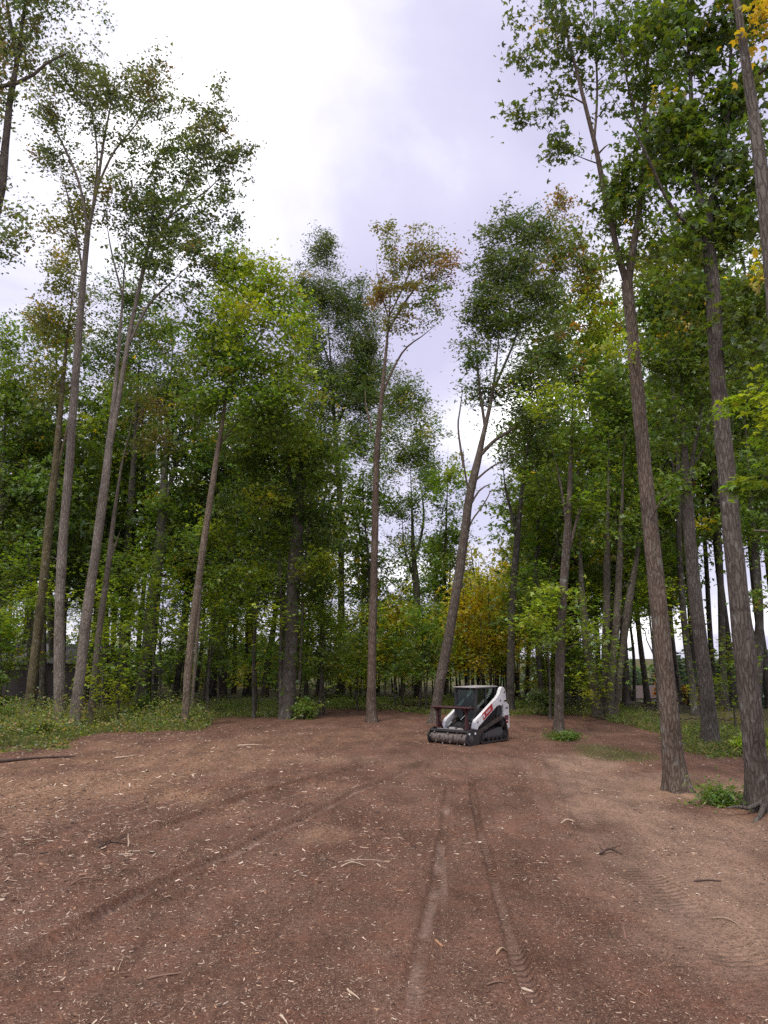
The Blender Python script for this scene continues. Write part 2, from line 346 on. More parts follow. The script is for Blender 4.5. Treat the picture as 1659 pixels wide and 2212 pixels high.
# ------------------------------------------------------------------ tree kit
def tube(pts, rad, sides=8, lobes=None):
    pts = np.asarray(pts, float); K = len(pts); rad = np.asarray(rad, float)
    t = np.gradient(pts, axis=0); t /= np.linalg.norm(t, axis=1)[:, None]+1e-9
    ref = np.array([0.0, 1, 0]) if abs(t[:, 1]).mean() < 0.8 else np.array([1.0, 0, 0])
    u = np.cross(t, ref); u /= np.linalg.norm(u, axis=1)[:, None]+1e-9; v = np.cross(t, u)
    th = np.arange(sides)*2*np.pi/sides
    r = rad[:, None]*(np.ones((K, sides)) if lobes is None else lobes(K, th))
    V = pts[:, None, :]+r[..., None]*(np.cos(th)[None, :, None]*u[:, None, :]+np.sin(th)[None, :, None]*v[:, None, :])
    i = np.arange(K*sides).reshape(K, sides); j = np.roll(i, -1, 1)
    return V.reshape(-1, 3), np.stack([i[:-1], i[1:], j[1:], j[:-1]], -1).reshape(-1, 4)
def leaf_quads(rng, pos, size, tint, kind='oval', flat=0.5, droop=0.25):
    n = len(pos); az = rng.random(n)*2*np.pi
    d = np.stack([np.cos(az), np.sin(az), -droop+rng.normal(0, 0.45, n)], -1); d /= np.linalg.norm(d, axis=1)[:, None]
    nr = rng.normal(0, 1-flat+0.12, (n, 3))+np.array([0, 0, flat+0.15]); sd = np.cross(d, nr); sd /= np.linalg.norm(sd, axis=1)[:, None]+1e-9
    up = np.cross(sd, d); s = size[:, None]
    def kite(dd, ss, s, wdt, lift):
        return np.stack([pos-dd*s*0.08, pos+dd*s*0.42+ss*s*wdt+up*s*lift, pos+dd*s, pos+dd*s*0.42-ss*s*wdt+up*s*lift], 1)
    if kind == 'oval': P4 = [kite(d, sd, s, 0.31, 0.10)]
    elif kind == 'long': P4 = [kite(d, sd, s*1.15, 0.21, 0.06)]
    else:
        P4 = [kite(d, sd, s, 0.24, 0.05)]
        for a in (0.95, -0.95):
            dd = d*math.cos(a)+sd*math.sin(a)-up*0.12; s2 = np.cross(dd, up); P4.append(kite(dd, s2, s*0.82, 0.24, 0.03))
    V = np.concatenate(P4, 0).reshape(-1, 3); C = np.repeat(np.concatenate([tint]*len(P4), 0), 4, 0)
    return V, np.arange(len(V)).reshape(-1, 4), C
def fbm3(p, f, seed=0):
    return (vnoise(p[:, 0]*f+seed, p[:, 2]*f)+vnoise(p[:, 1]*f+31+seed, p[:, 2]*f+7)+vnoise(p[:, 0]*f+11, p[:, 1]*f+seed*2+50))/3
GREEN = dict(maple=(.075, .135, .020), dark=(.049, .088, .025), greygreen=(.062, .088, .058), oak=(.052, .085, .036), olive=(.085, .105, .042), lime=(.125, .185, .022),
             yellow=(.255, .255, .025), gold=(.26, .22, .022), orange=(.215, .110, .020), rust=(.120, .086, .036), mid=(.060, .108, .024), pine=(.032, .062, .030))
def branch_path(rng, a, b, up=0.3, n=6, wob=0.08):
    t = np.linspace(0, 1, n)[:, None]; L_ = np.linalg.norm(b-a)
    c = a*(1-t)+b*t; sag = (t*(1-t))*np.array([0, 0, up*L_])
    w_ = rng.normal(0, wob*L_*0.5, (n, 3)); w_[0] = 0; w_[-1] = 0
    return c+sag+w_
def grow(rng, nodes, nrad, clumps, acc, bark, thick=1.0, twigs=True):
    """join every foliage clump to the nearest suitable wood below it"""
    nodes = list(nodes); nrad = list(nrad); NP = np.array(nodes); NR = np.array(nrad)
    order = np.argsort([np.min(np.linalg.norm(NP-c, axis=1))+rng.random()*1.5 for c in clumps])
    for i in order:
        c = clumps[i]; dv = c-NP; hd = np.hypot(dv[:, 0], dv[:, 1]); ds = np.linalg.norm(dv, axis=1)
        cost = ds+1.6*np.maximum(0, 0.35*hd-dv[:, 2])+0.4*np.maximum(0, dv[:, 2]-2.5*hd-1.0)
        j = int(np.argmin(cost)); ln = ds[j]
        if ln < 0.15: continue
        n = int(np.clip(ln/0.5, 4, 9)); pth = branch_path(rng, NP[j], c, up=rng.uniform(-.05, .3), n=n)
        r0 = min(NR[j]*0.8, (0.012+0.014*ln)*thick); rad = np.linspace(r0, max(0.006, r0*0.25), n)
        V, Qd = tube(pth, rad, 5 if r0 > 0.03 else 4); acc.add(V, Qd, bark)
        NP = np.concatenate([NP, pth[1:]]); NR = np.concatenate([NR, rad[1:]])
LEAF_SCALE = 1.27
CLUMP_AX = []
def twigs_into(acc, rng, bark):
    for cs, ax in CLUMP_AX:
        for k in range(2):
            d = ax*rng.uniform(.5, 1.0, (len(ax), 1))+rng.normal(0, .22, ax.shape)*np.linalg.norm(ax, axis=1)[:, None]; a = cs-ax*.35*k; n = len(cs); th = np.array([0, 2.09, 4.19])
            u = np.cross(d, np.array([0.3, 1, .2])); u /= np.linalg.norm(u, axis=1)[:, None]+1e-9; v = np.cross(d, u); v /= np.linalg.norm(v, axis=1)[:, None]+1e-9
            ring = np.cos(th)[None, :, None]*u[:, None]+np.sin(th)[None, :, None]*v[:, None]; V = np.concatenate([a[:, None]+ring*.009, (a+d)[:, None]+ring*.004], 1).reshape(-1, 3)
            q = np.array([[0, 1, 4, 3], [1, 2, 5, 4], [2, 0, 3, 5]]); acc.add(V, (np.arange(n)[:, None, None]*6+q[None]).reshape(-1, 4), bark)
    CLUMP_AX.clear()
def make_crown(rng, ells, leaf, size, kind, flat, dens, cl_r, autumn=None):
    """ells: (centre, rx, ry, rz, colour, density).  Returns clump centres and leaf arrays."""
    clumps = []; LP = []; LS = []; LC = []
    for (c, rx, ry, rz, colname, dn) in ells:
        base = np.array(GREEN[colname] if isinstance(colname, str) else colname)*np.array([2.28, 2.02, 1.1])
        area = math.pi*rx*rz; sz = size*LEAF_SCALE; nleaf = int(area*dn*dens*1.75/({'oval': .33, 'long': .30, 'maple': .60}[kind]*.6*sz*sz)); per = {'oval': 60, 'long': 60, 'maple': 34}[kind]
        nc = max(5, int(nleaf/per)); k = 0; cs = []
        while len(cs) < nc and k < 40:
            k += 1; p = rng.normal(0, 1, (nc*2, 3)); p /= np.linalg.norm(p, axis=1)[:, None]; r = rng.random(nc*2)**(1/2.4)*rng.normal(1, .16, nc*2)
            p = p*r[:, None]*np.array([rx, ry, rz])+c
            nzv = fbm3(p, 0.55, 3.3*len(clumps) % 50); keep = nzv > rng.normal(0.46, 0.05, len(p)); cs += list(p[keep])
        cs = np.array(cs[:nc]) if len(cs) else np.array([c]); clumps.append(cs)
        n = len(cs); cnt = rng.poisson(per, n); ci = np.repeat(np.arange(n), cnt); m = len(ci)
        R_ = cl_r*(0.6+0.8*rng.random(n))
        ax = cs-np.array([c[0]*.4, c[1]*.4, c[2]-rz*.5]); ax = ax/(np.linalg.norm(ax, axis=1)[:, None]+1e-6)+rng.normal(0, .45, (n, 3)); ax[:, 2] *= (1-.6*flat); ax /= np.linalg.norm(ax, axis=1)[:, None]+1e-6
        off = rng.normal(0, .72, (m, 3)); off[:, 2] *= (0.75-0.5*flat); off += ax[ci]*rng.normal(-.15, 1.15, m)[:, None]
        tilt = rng.normal(0, 0.25, (n, 2)); off[:, 2] += off[:, 0]*tilt[ci, 0]+off[:, 1]*tilt[ci, 1]-0.12*(off[:, 0]**2+off[:, 1]**2)*flat
        pos = cs[ci]+off*R_[ci][:, None]*0.62
        cv = rng.normal(1, 0.16, n)[ci][:, None]*rng.normal(1, 0.2, m)[:, None]
        hue = rng.normal(0, 0.10, n)[ci]+rng.normal(0, 0.07, m)
        col = base[None]*np.clip(cv, 0.45, 1.8); col[:, 0] *= 1+np.clip(hue, -.3, .5)
        if autumn:
            nm, fr = autumn; ac = np.array(GREEN[nm])*np.array([1.95, 1.60, 1.0]); sel = (rng.random(n) < fr)[ci]
            wgt = np.clip(rng.normal(0.7, 0.25, m), 0, 1)[:, None]*sel[:, None]
            wgt = np.maximum(wgt, (rng.random(m) < fr*0.25)[:, None]*0.8); col = col*(1-wgt)+ac*rng.normal(1, .2, (m, 1))*wgt
        CLUMP_AX.append((cs, ax*R_[:, None]))
        LP.append(pos); LS.append(size*LEAF_SCALE*np.clip(rng.normal(1, 0.25, m), 0.5, 1.7)); LC.append(np.clip(col, 0.004, 0.7))
    return clumps, np.concatenate(LP), np.concatenate(LS), np.concatenate(LC)
def densify(pts, rad, step=0.5, rng=None, wob=0.02):
    sm = smooth_poly(np.column_stack([pts, rad]), 6); seg = np.linalg.norm(np.diff(sm[:, :3], axis=0), axis=1); al = np.concatenate([[0], np.cumsum(seg)])
    n = max(5, int(al[-1]/step)); tt = np.linspace(0, al[-1], n); o = np.column_stack([np.interp(tt, al, sm[:, i]) for i in range(4)])
    if rng is not None and n > 6:
        w_ = rng.normal(0, 1, (n, 2)); w_ = np.cumsum(w_, 0); w_ -= np.linspace(0, 1, n)[:, None]*w_[-1]; o[:, :2] += w_*wob*o[:, 3:4]*1.2
    return o[:, :3], o[:, 3]
N_TREE = [0]
def tree(label, base, stems, crown, col='maple', size=0.13, kind='oval', flat=0.5, dens=1.0, cl_r=0.75, autumn=None, bark=(.20, .165, .14),
         cat='tree', name='deciduous_tree', group=None, flare=1.0, depth=None, sides=14, dead=(), step=0.45, ws=1.0):
    """base = survey point of the foot (or None + depth); stems = survey polylines (x, y, width); crown = survey ellipses"""
    N_TREE[0] += 1; rng = np.random.default_rng(1000+N_TREE[0])
    if depth is None: g = G(*base)
    else: g = P(base[0], base[1], depth); g[2] = float(terrain(g[0], g[1]))
    Y = g[1]; sc = Y/FD
    root = empty(name, g); tr = Acc(); nodes = []; nr = []
    bark = np.array(bark)
    for si, st in enumerate(stems):
        pts = []; rad = []
        for q in st:
            dy = q[3] if len(q) > 3 else 0.0
            p = P(q[0], q[1], Y+dy); pts.append(p); rad.append(ws*q[2]*sc/2*math.hypot(1, (p[2]-CAM_Z)/Y)**0.5)
        if si == 0 or st[0][1] >= base[1]-12:
            pts[0] = np.array([pts[0][0], pts[0][1], float(terrain(pts[0][0], pts[0][1]))-0.25])
        pts, rad = densify(np.array(pts), np.array(rad), step, rng)
        if len(st) > 1 and (si == 0 or st[0][1] >= base[1]-12):
            h = pts[:, 2]-pts[0, 2]; ph = rng.random()*6
            # finer rings at the foot
            fz = np.array([0, .15, .25, .35, .5, .7, .95]); fp = np.column_stack([np.interp(fz+pts[0, 2], pts[:, 2], pts[:, i]) for i in range(3)]); fr = np.interp(fz+pts[0, 2], pts[:, 2], rad)
            kp = h > 1.15; pts = np.concatenate([fp, pts[kp]]); rad = np.concatenate([fr, rad[kp]]); h = pts[:, 2]-pts[0, 2]
            def lob(K, th, h=h, ph=ph): return 1+1.35*flare*np.exp(-(h-0.2).clip(0)/0.34)[:, None]*(0.32+0.22*np.sin(5*th+ph)+0.12*np.sin(3*th+2*ph))[None]+0.03*np.sin(2*th+ph)[None]*np.sin(h*1.3)[:, None]
        else: lob = None
        if st[-1][1] < st[0][1] and not any(o is not st and math.hypot(o[0][0]-st[-1][0], o[0][1]-st[-1][1]) < 16 for o in stems): tt_ = np.linspace(0, 1, len(rad)); rad = rad*np.where(tt_ > .55, 1-.88*((tt_-.55)/.45), 1.0)*(1.0 if lob is not None else .85)
        rad = rad*(1+0.05*vnoise(np.arange(len(rad))*0.7+N_TREE[0]*13, np.zeros(len(rad))+si*5)-0.025)
        V, Qd = tube(pts-g, rad, sides if rad.max() > 0.06 else 7, lob)
        tr.add(V, Qd, bark*rng.normal(1, 0.04))
        if len(pts) > 3:
            f = pts[:, 2] > g[2]+1.5; nodes += list(pts[f]-g); nr += list(rad[f])
    if nodes:
        NPt = np.array(nodes); lowi = [i for i in range(len(NPt)) if nr[i] > .05]
        for q in range(int(rng.integers(4, 8))):
            i = lowi[int(rng.integers(len(lowi)))]; a_ = rng.random()*6.28; l_ = nr[i]+rng.uniform(.1, .55)**1.3; d_ = np.array([math.cos(a_), math.sin(a_), rng.uniform(.1, .9)])
            V, Qd = tube(np.array([NPt[i], NPt[i]+d_*l_*.6, NPt[i]+d_*l_+np.array([0, 0, rng.uniform(-.1, .15)])]), [.035, .024, .010], 6); tr.add(V, Qd, bark*rng.uniform(.6, 1.5))
    for dd in dead:
        pts = np.array([P(q[0], q[1], Y+(q[3] if len(q) > 3 else 0)) for q in dd]); rad = np.array([q[2]*sc/2 for q in dd])
        pts, rad = densify(pts, rad, 0.3, rng, 0.2); V, Qd = tube(pts-g, rad, 6); tr.add(V, Qd, bark*1.25)
    if crown:
        ells = []
        for q in crown:
            cx, cy_, rx, ry = q[:4]; c = P(cx, cy_, Y+(q[6] if len(q) > 6 else 0)); wx = rx*sc; wz = (P(cx, cy_-ry, Y)-P(cx, cy_+ry, Y))[2]/2
            ells.append((c-g, wx, max(0.8, 0.5*(wx+min(wz, wx))), wz, q[4] if len(q) > 4 and q[4] else col, q[5] if len(q) > 5 else 1.0))
        cl, LP, LS, LC = make_crown(rng, ells, None, size, kind, flat, dens, cl_r, autumn)
        ba = Acc(); grow(rng, nodes, nr, np.concatenate(cl), ba, bark*0.85); twigs_into(ba, rng, bark*.8)
        V, Qd, C = leaf_quads(rng, LP, LS, LC, kind, flat)
        cr = link(bpy.data.objects.new('crown', mesh_np('crown', V, Qd, M_LEAF, C, False)), root); cr['kind'] = 'stuff'
        if ba.n: 
            bo = ba.obj('branchwork', M_BARK, root); bo['kind'] = 'stuff'
    tr.obj('trunk', M_BARK, root)
    tag(root, label, cat, group or 'tall trees around the clearing'); return root

# ------------------------------------------------------------------ the trees that stand out
TAN = (.34, .30, .27); GREY = (.20, .185, .17); DARK = (.135, .122, .112); MOSS = (.215, .185, .115)
tree('leaning tree at the left frame edge with a long bare limb high up', (-125, 1600),
     [[(-125, 1600, 34), (-95, 1300, 30), (-55, 900, 28), (-18, 520, 26), (5, 380, 25), (22, 220, 23), (42, 110, 20), (52, 30, 18), (66, -60, 14), (80, -200, 8)],
      [(28, 190, 14), (36, 120, 12), (20, 40, 10), (5, -60, 6)]],
     [(15, 110, 95, 130, None, .9), (85, 20, 70, 60, None, .8), (-60, 280, 90, 140, None, .8), (60, -120, 150, 130, None, .9), (-5, 500, 75, 120, None, .55)],
     'greygreen', .135, 'oval', .2, .72, .6, ('rust', .14), ws=0.9, bark=(.16, .135, .12), dead=[[(-10, 188, 10), (30, 182, 10), (75, 160, 8), (105, 135, 6), (150, 112, 3)]], name='leaning_tree')
tree('mossy yellowish trunk just left of the pale twin trunks', (60, 1548),
     [[(60, 1548, 25), (78, 1400, 24), (96, 1250, 23), (112, 1080, 21), (124, 980, 20), (138, 800, 17), (150, 690, 13), (165, 560, 8)],
      [(112, 1085, 10), (128, 1000, 9), (150, 900, 8), (160, 800, 6)]],
     [(130, 690, 60, 90, None, .9), (165, 590, 60, 80, None, .7), (110, 830, 60, 60, None, .5)], 'olive', .14, 'oval', .3, .75, .7, ('gold', .06), ws=0.8, bark=MOSS)
tree('pale left one of the twin trunks rising from one foot', (131, 1568),
     [[(131, 1568, 31), (128, 1450, 29), (130, 1300, 26), (138, 1150, 25), (150, 1000, 23), (160, 850, 21), (170, 720, 19), (180, 600, 17), (190, 500, 14)],
      [(190, 505, 10), (172, 400, 9), (130, 300, 7), (95, 240, 5), (70, 200, 3)], [(190, 505, 12), (210, 400, 10), (225, 300, 8), (245, 200, 6), (255, 120, 4)],
      [(208, 410, 8), (245, 330, 7), (300, 260, 5), (335, 190, 3)], [(180, 600, 8), (160, 480, 7), (135, 380, 5, -1), (120, 330, 3, -1)], [(200, 450, 7), (210, 330, 6, 1), (190, 200, 4, 1), (180, 130, 3, 1)]],
     [(250, 165, 110, 75, None, .8), (135, 200, 85, 80, None, .6), (95, 300, 60, 55, None, .7), (330, 200, 50, 70, None, .7), (170, 420, 70, 70, 'olive', .55), (150, 500, 60, 80, 'olive', .45), (215, 280, 90, 60, None, .35)],
     'greygreen', .135, 'oval', .15, .85, .55, ('rust', .06), ws=0.78, bark=TAN)
tree('pale right one of the twin trunks with two parallel stems above', (158, 1570),
     [[(158, 1570, 29), (172, 1460, 28), (190, 1300, 27), (207, 1180, 25), (225, 1050, 24), (240, 920, 19), (252, 800, 15), (262, 680, 13), (268, 580, 10), (275, 450, 6)],
      [(232, 1000, 15), (250, 900, 16), (270, 780, 15), (288, 680, 14), (308, 590, 13), (325, 500, 11), (335, 400, 8), (350, 280, 5)],
      [(308, 590, 9), (350, 500, 8), (400, 400, 6), (440, 300, 4), (460, 230, 3)], [(325, 500, 8), (390, 450, 6), (460, 400, 5), (510, 330, 3)],
      [(280, 740, 9), (320, 660, 8), (370, 610, 6), (420, 560, 4)], [(265, 640, 7), (240, 540, 5), (225, 440, 3)]],
     [(430, 310, 80, 85, None, .8), (470, 230, 30, 45, None, .7), (480, 340, 55, 85, None, .7), (370, 400, 100, 110, 'oak', .9), (330, 500, 90, 100, 'oak', .8), (440, 480, 85, 80, 'oak', .75), (390, 580, 100, 75, 'oak', .8), (260, 450, 60, 90, 'olive', .6), (310, 330, 60, 70, None, .4), (500, 410, 35, 60, None, .5), (515, 310, 30, 40, None, .5), (450, 560, 60, 60, 'oak', .6)],
     'greygreen', .135, 'oval', .15, .66, .5, ('rust', .03), ws=0.78, bark=TAN)
tree('slim pale crooked trunk with a snapped fork right of the twin trunks', (196, 1560),
     [[(196, 1560, 15), (206, 1450, 14), (218, 1340, 13), (232, 1240, 12), (246, 1120, 11), (262, 1010, 10), (276, 950, 8), (290, 880, 5)], [(236, 1215, 7), (248, 1180, 6), (262, 1140, 3)]],
     [(310, 890, 55, 45, 'olive', .8), (330, 940, 50, 40, 'olive', .8), (280, 830, 45, 40, 'mid', .7)], 'olive', .13, 'oval', .4, .75, .6, ('rust', .2), bark=(.25, .215, .185))
tree('straight grey trunk behind the slim crooked one on the left', (265, 1518),
     [[(265, 1518, 19), (267, 1400, 18), (272, 1250, 17), (282, 1080, 15), (292, 930, 12), (300, 800, 9), (306, 650, 6)], [(292, 940, 8), (320, 850, 6), (345, 760, 4)]],
     [(300, 740, 70, 100, None, .8), (270, 640, 60, 80, None, .7), (340, 830, 60, 60, None, .7), (220, 760, 60, 80, None, .8)], 'dark', .16, 'oval', .4, .8, .8, bark=GREY)
tree('thick grey trunk leaning right behind low maple leaves on the left', (302, 1520),
     [[(302, 1520, 26), (318, 1400, 25), (334, 1260, 23), (346, 1170, 22), (354, 1060, 19), (358, 960, 14), (368, 840, 10), (376, 700, 6)],
      [(350, 1120, 14), (372, 1030, 12), (392, 960, 9), (405, 880, 5)], [(354, 1060, 10), (362, 950, 8), (350, 850, 6)]],
     [(380, 800, 80, 110, 'dark', .9), (360, 680, 60, 70, 'dark', .8), (410, 930, 70, 70, 'mid', .8), (350, 1100, 60, 60, 'maple', .6), (340, 1210, 90, 40, 'lime', .7)], 'dark', .16, 'maple', .6, .8, .8, ('gold', .05), bark=GREY)
tree('straight tan leaning trunk under a full bright green maple crown', (399, 1570),
     [[(399, 1570, 21), (406, 1450, 20), (418, 1340, 20), (436, 1200, 19), (454, 1080, 18), (470, 980, 17), (484, 890, 15), (498, 800, 12), (512, 720, 9), (522, 620, 5)],
      [(490, 860, 8), (530, 780, 7), (580, 700, 5), (620, 650, 3)], [(498, 800, 7), (470, 730, 5), (440, 680, 3)], [(472, 965, 6), (510, 915, 5), (560, 885, 3)]],
     [(540, 605, 85, 58, 'lime', .9), (600, 660, 72, 70, 'lime', .8), (470, 700, 90, 80, 'maple', 1.0), (540, 770, 110, 80, 'maple', 1.1), (640, 770, 58, 75, 'lime', .9, -.6), (600, 850, 90, 45, 'maple', .8, -1.5), (520, 690, 80, 50, 'lime', .5, -2), (640, 690, 40, 50, 'maple', .8), (450, 850, 80, 60, 'mid', .9), (580, 910, 90, 60, 'mid', 1.0), (500, 570, 45, 35, 'maple', .9)],  # lit upper faces of this crown are put into the leaf colour as lime clumps
     'maple', .125, 'maple', .65, 1.35, .75, ('gold', .012), ws=0.78, bark=(.275, .225, .18))
tree('thin pole trunk standing close right of the tan leaning trunk', (412, 1560), [[(412, 1560, 7), (420, 1450, 7), (432, 1300, 6), (440, 1200, 5), (446, 1120, 3)]],
     [(455, 1130, 60, 40, 'mid', .8), (480, 1090, 50, 40, 'dark', .8)], 'mid', .12, 'maple', .6, .7, .6, bark=(.23, .2, .165))
tree('thickest grey trunk with slim stems fused to its left side', (622, 1552),
     [[(622, 1552, 40), (626, 1450, 37), (631, 1320, 36), (637, 1200, 36), (642, 1120, 37), (646, 1060, 28), (655, 980, 18), (668, 880, 11), (680, 760, 6)],
      [(607, 1565, 12), (606, 1450, 11), (607, 1320, 9), (604, 1200, 7), (598, 1080, 5)], [(616, 1563, 10), (615, 1450, 8), (617, 1350, 6), (622, 1250, 4)],
      [(640, 1100, 20), (625, 1020, 15), (612, 930, 11), (600, 830, 6)], [(644, 1080, 16), (690, 990, 10), (740, 930, 6)], [(646, 1480, 9), (652, 1350, 8), (655, 1250, 7), (670, 1100, 5), (682, 980, 4)]],
     [(610, 900, 90, 80, 'maple', .9), (560, 1000, 80, 80, 'mid', 1), (680, 980, 80, 80, 'mid', .9), (600, 1080, 90, 60, 'dark', .9), (500, 1150, 90, 34, 'lime', .8, -2), (540, 1250, 70, 26, 'maple', .9, -2), (670, 1215, 60, 24, 'lime', 1.1, -2), (690, 1270, 60, 50, 'mid', .9), (620, 960, 80, 40, 'lime', .7, -2.2), (560, 1080, 70, 30, 'lime', .7, -2.4), (650, 1040, 60, 30, 'maple', .7, -2), (720, 1130, 70, 70, 'dark', .9), (620, 1150, 60, 40, 'maple', .6)],
     'mid', .125, 'maple', .7, 1.2, .75, ('yellow', .015), ws=0.8, bark=(.175, .158, .145), name='broad_trunked_tree', sides=20)
tree('blue green oak crown rising above its neighbours left of centre', (735, 1500),
     [[(735, 1500, 16), (738, 1300, 14), (735, 1100, 12), (722, 900, 10), (712, 750, 8), (704, 620, 4)], [(725, 930, 8), (765, 820, 6), (790, 720, 3)], [(716, 800, 6), (690, 720, 4)]],
     [(700, 545, 40, 50, 'oak', .9), (680, 640, 60, 65, 'oak', 1), (750, 680, 75, 70, 'oak', 1), (800, 830, 60, 80, 'mid', .9), (770, 960, 70, 60, 'dark', .8), (710, 770, 80, 80, 'dark', 1), (790, 740, 50, 70, 'oak', .7), (760, 850, 80, 80, 'dark', .9), (690, 890, 50, 70, 'dark', .9)],
     'oak', .16, 'long', .25, 1.2, .75, ('gold', .012), bark=DARK)
tree('tall slender centre tree with an orange tinged crown', (803, 1560),
     [[(803, 1560, 25), (803, 1430, 22), (806, 1280, 20), (810, 1130, 18), (814, 990, 17), (824, 870, 16), (833, 780, 14), (840, 700, 12), (846, 620, 8), (856, 540, 4)],
      [(838, 715, 8), (870, 660, 7), (915, 600, 5), (960, 560, 3)], [(828, 845, 8), (870, 760, 6), (920, 720, 4), (965, 680, 2)], [(842, 680, 6), (880, 600, 5), (900, 530, 3)], [(840, 690, 5), (820, 620, 4), (812, 560, 2)]],
     [(855, 540, 50, 50, 'olive', .8), (920, 560, 60, 55, 'olive', .9), (970, 580, 30, 45, 'rust', .7), (880, 620, 70, 50, 'olive', .8), (940, 660, 45, 40, 'mid', .65), (820, 640, 35, 40, 'rust', .55), (860, 690, 40, 40, 'olive', .7)],
     'olive', .12, 'oval', .2, .8, .5, ('rust', .3), ws=0.82, bark=(.215, .165, .14), dead=[[(803, 925, 5), (795, 890, 4), (790, 870, 3), (789, 840, 2)]])
tree('mid green tree filling the gap right behind the slender centre tree', (902, 1505),
     [[(902, 1505, 15), (904, 1380, 14), (901, 1270, 13), (894, 1200, 12), (890, 1100, 8), (885, 980, 5)], [(900, 1285, 8), (888, 1230, 6), (873, 1180, 5), (868, 1100, 3)], [(896, 1210, 8), (915, 1120, 6), (905, 1020, 4)]],
     [(860, 860, 55, 60, 'oak', .9), (905, 860, 35, 50, 'oak', .8), (900, 930, 55, 60, 'mid', .9), (930, 1010, 40, 60, 'mid', .8), (840, 960, 55, 70, 'mid', .9), (890, 1030, 60, 60, 'dark', .9), (860, 1110, 60, 50, 'dark', .8), (880, 1190, 70, 40, 'mid', .6), (810, 1050, 40, 60, 'dark', .7)],
     'mid', .16, 'long', .35, .85, .75, ('yellow', .05), bark=GREY)
tree('narrow light green conical tree behind the leaning oak', (957, 1508),
     [[(957, 1508, 10), (958, 1350, 9), (962, 1200, 8), (966, 1060, 5), (968, 960, 2)], [(965, 1508, 8), (968, 1350, 7), (974, 1200, 5), (980, 1100, 3)], [(950, 1508, 7), (948, 1350, 6), (946, 1230, 4)]],
     [(968, 990, 28, 45, 'lime', .9), (965, 1070, 48, 50, 'maple', 1), (965, 1150, 55, 60, 'mid', 1), (955, 1240, 60, 60, 'mid', .9), (940, 1330, 60, 50, 'dark', .7)], 'maple', .15, 'maple', .6, .85, .7, bark=DARK)
tree('curving oak trunk behind the machine with a forked dark crown', (935, 1562),
     [[(935, 1562, 29), (952, 1470, 28), (970, 1370, 27), (988, 1260, 26), (1003, 1150, 25), (1014, 1070, 24), (1032, 995, 23), (1046, 930, 18), (1062, 860, 15), (1072, 790, 12), (1080, 700, 8), (1088, 600, 4)],
      [(1036, 985, 14), (1070, 950, 12), (1110, 925, 10), (1160, 880, 8), (1200, 830, 4)], [(1048, 925, 10), (1035, 830, 9), (1028, 760, 8), (1020, 700, 5)], [(1066, 840, 9), (1110, 740, 7), (1140, 640, 4)],
      [(1014, 1072, 8), (1003, 1010, 6), (1000, 960, 4)], [(1020, 1045, 8), (1060, 1010, 6), (1110, 985, 5), (1160, 965, 2)]],
     [(1090, 500, 55, 50, 'oak', .9), (1070, 590, 60, 65, 'oak', 1), (1130, 580, 55, 70, 'oak', .9), (1040, 690, 45, 60, 'oak', .9), (1100, 700, 75, 60, 'dark', 1), (1020, 770, 40, 40, 'dark', .8), (1120, 810, 70, 60, 'dark', 1), (1060, 840, 45, 45, 'dark', .7), (1150, 900, 60, 50, 'dark', .9), (1160, 500, 45, 50, 'oak', .9), (1175, 640, 55, 70, 'oak', .9), (1180, 760, 60, 60, 'dark', .9)],
     'oak', .135, 'long', .25, 1.25, .6, ('orange', .02), ws=.76, bark=(.185, .155, .138), name='oak_tree',
     dead=[[(1002, 1010, 6), (996, 965, 5), (989, 925, 4), (994, 880, 3), (999, 845, 2)], [(1012, 1100, 5), (1035, 1060, 4), (1060, 1045, 2)], [(1000, 1190, 5), (1018, 1130, 4), (1045, 1090, 3), (1060, 1060, 2)]])
tree('dark slim straight trunk just right of the machine', (1102, 1541),
     [[(1102, 1541, 17), (1104, 1420, 16), (1107, 1300, 15), (1114, 1200, 15), (1121, 1120, 13), (1130, 1040, 11), (1140, 960, 9), (1150, 850, 5)], [(1116, 1165, 9), (1103, 1100, 8), (1091, 1050, 6), (1085, 980, 3)], [(1140, 960, 6), (1175, 900, 4)]],
     [(1130, 940, 80, 55, 'dark', .9), (1185, 870, 60, 60, 'dark', 1), (1090, 970, 40, 40, 'dark', .7), (1170, 990, 50, 40, 'dark', .8), (1130, 1060, 45, 30, 'mid', .5)], 'dark', .14, 'long', .4, .85, .7, bark=DARK)
tree('grey trunk with low bright maple boughs standing in the soil', (1205, 1588),
     [[(1205, 1588, 21), (1209, 1480, 20), (1212, 1380, 19), (1218, 1270, 18), (1226, 1150, 17), (1232, 1020, 14), (1236, 900, 10), (1240, 780, 6)], [(1222, 1210, 9), (1244, 1130, 7), (1262, 1050, 4)], [(1226, 1150, 8), (1212, 1050, 6), (1190, 960, 4)], [(1209, 1490, 8), (1212, 1400, 7), (1216, 1330, 5)]],
     [(1170, 880, 45, 25, 'lime', .9), (1225, 855, 60, 26, 'lime', .9), (1180, 1280, 55, 22, 'lime', 1), (1235, 1300, 45, 22, 'maple', 1), (1150, 1335, 40, 18, 'lime', .9), (1265, 1370, 55, 22, 'maple', .9), (1190, 1380, 45, 16, 'maple', .7), (1250, 950, 70, 60, 'mid', .9), (1200, 1050, 60, 50, 'mid', .8), (1270, 1080, 50, 50, 'maple', .7)],
     'maple', .125, 'maple', .75, .85, .65, ('yellow', .02), bark=(.19, .158, .142))
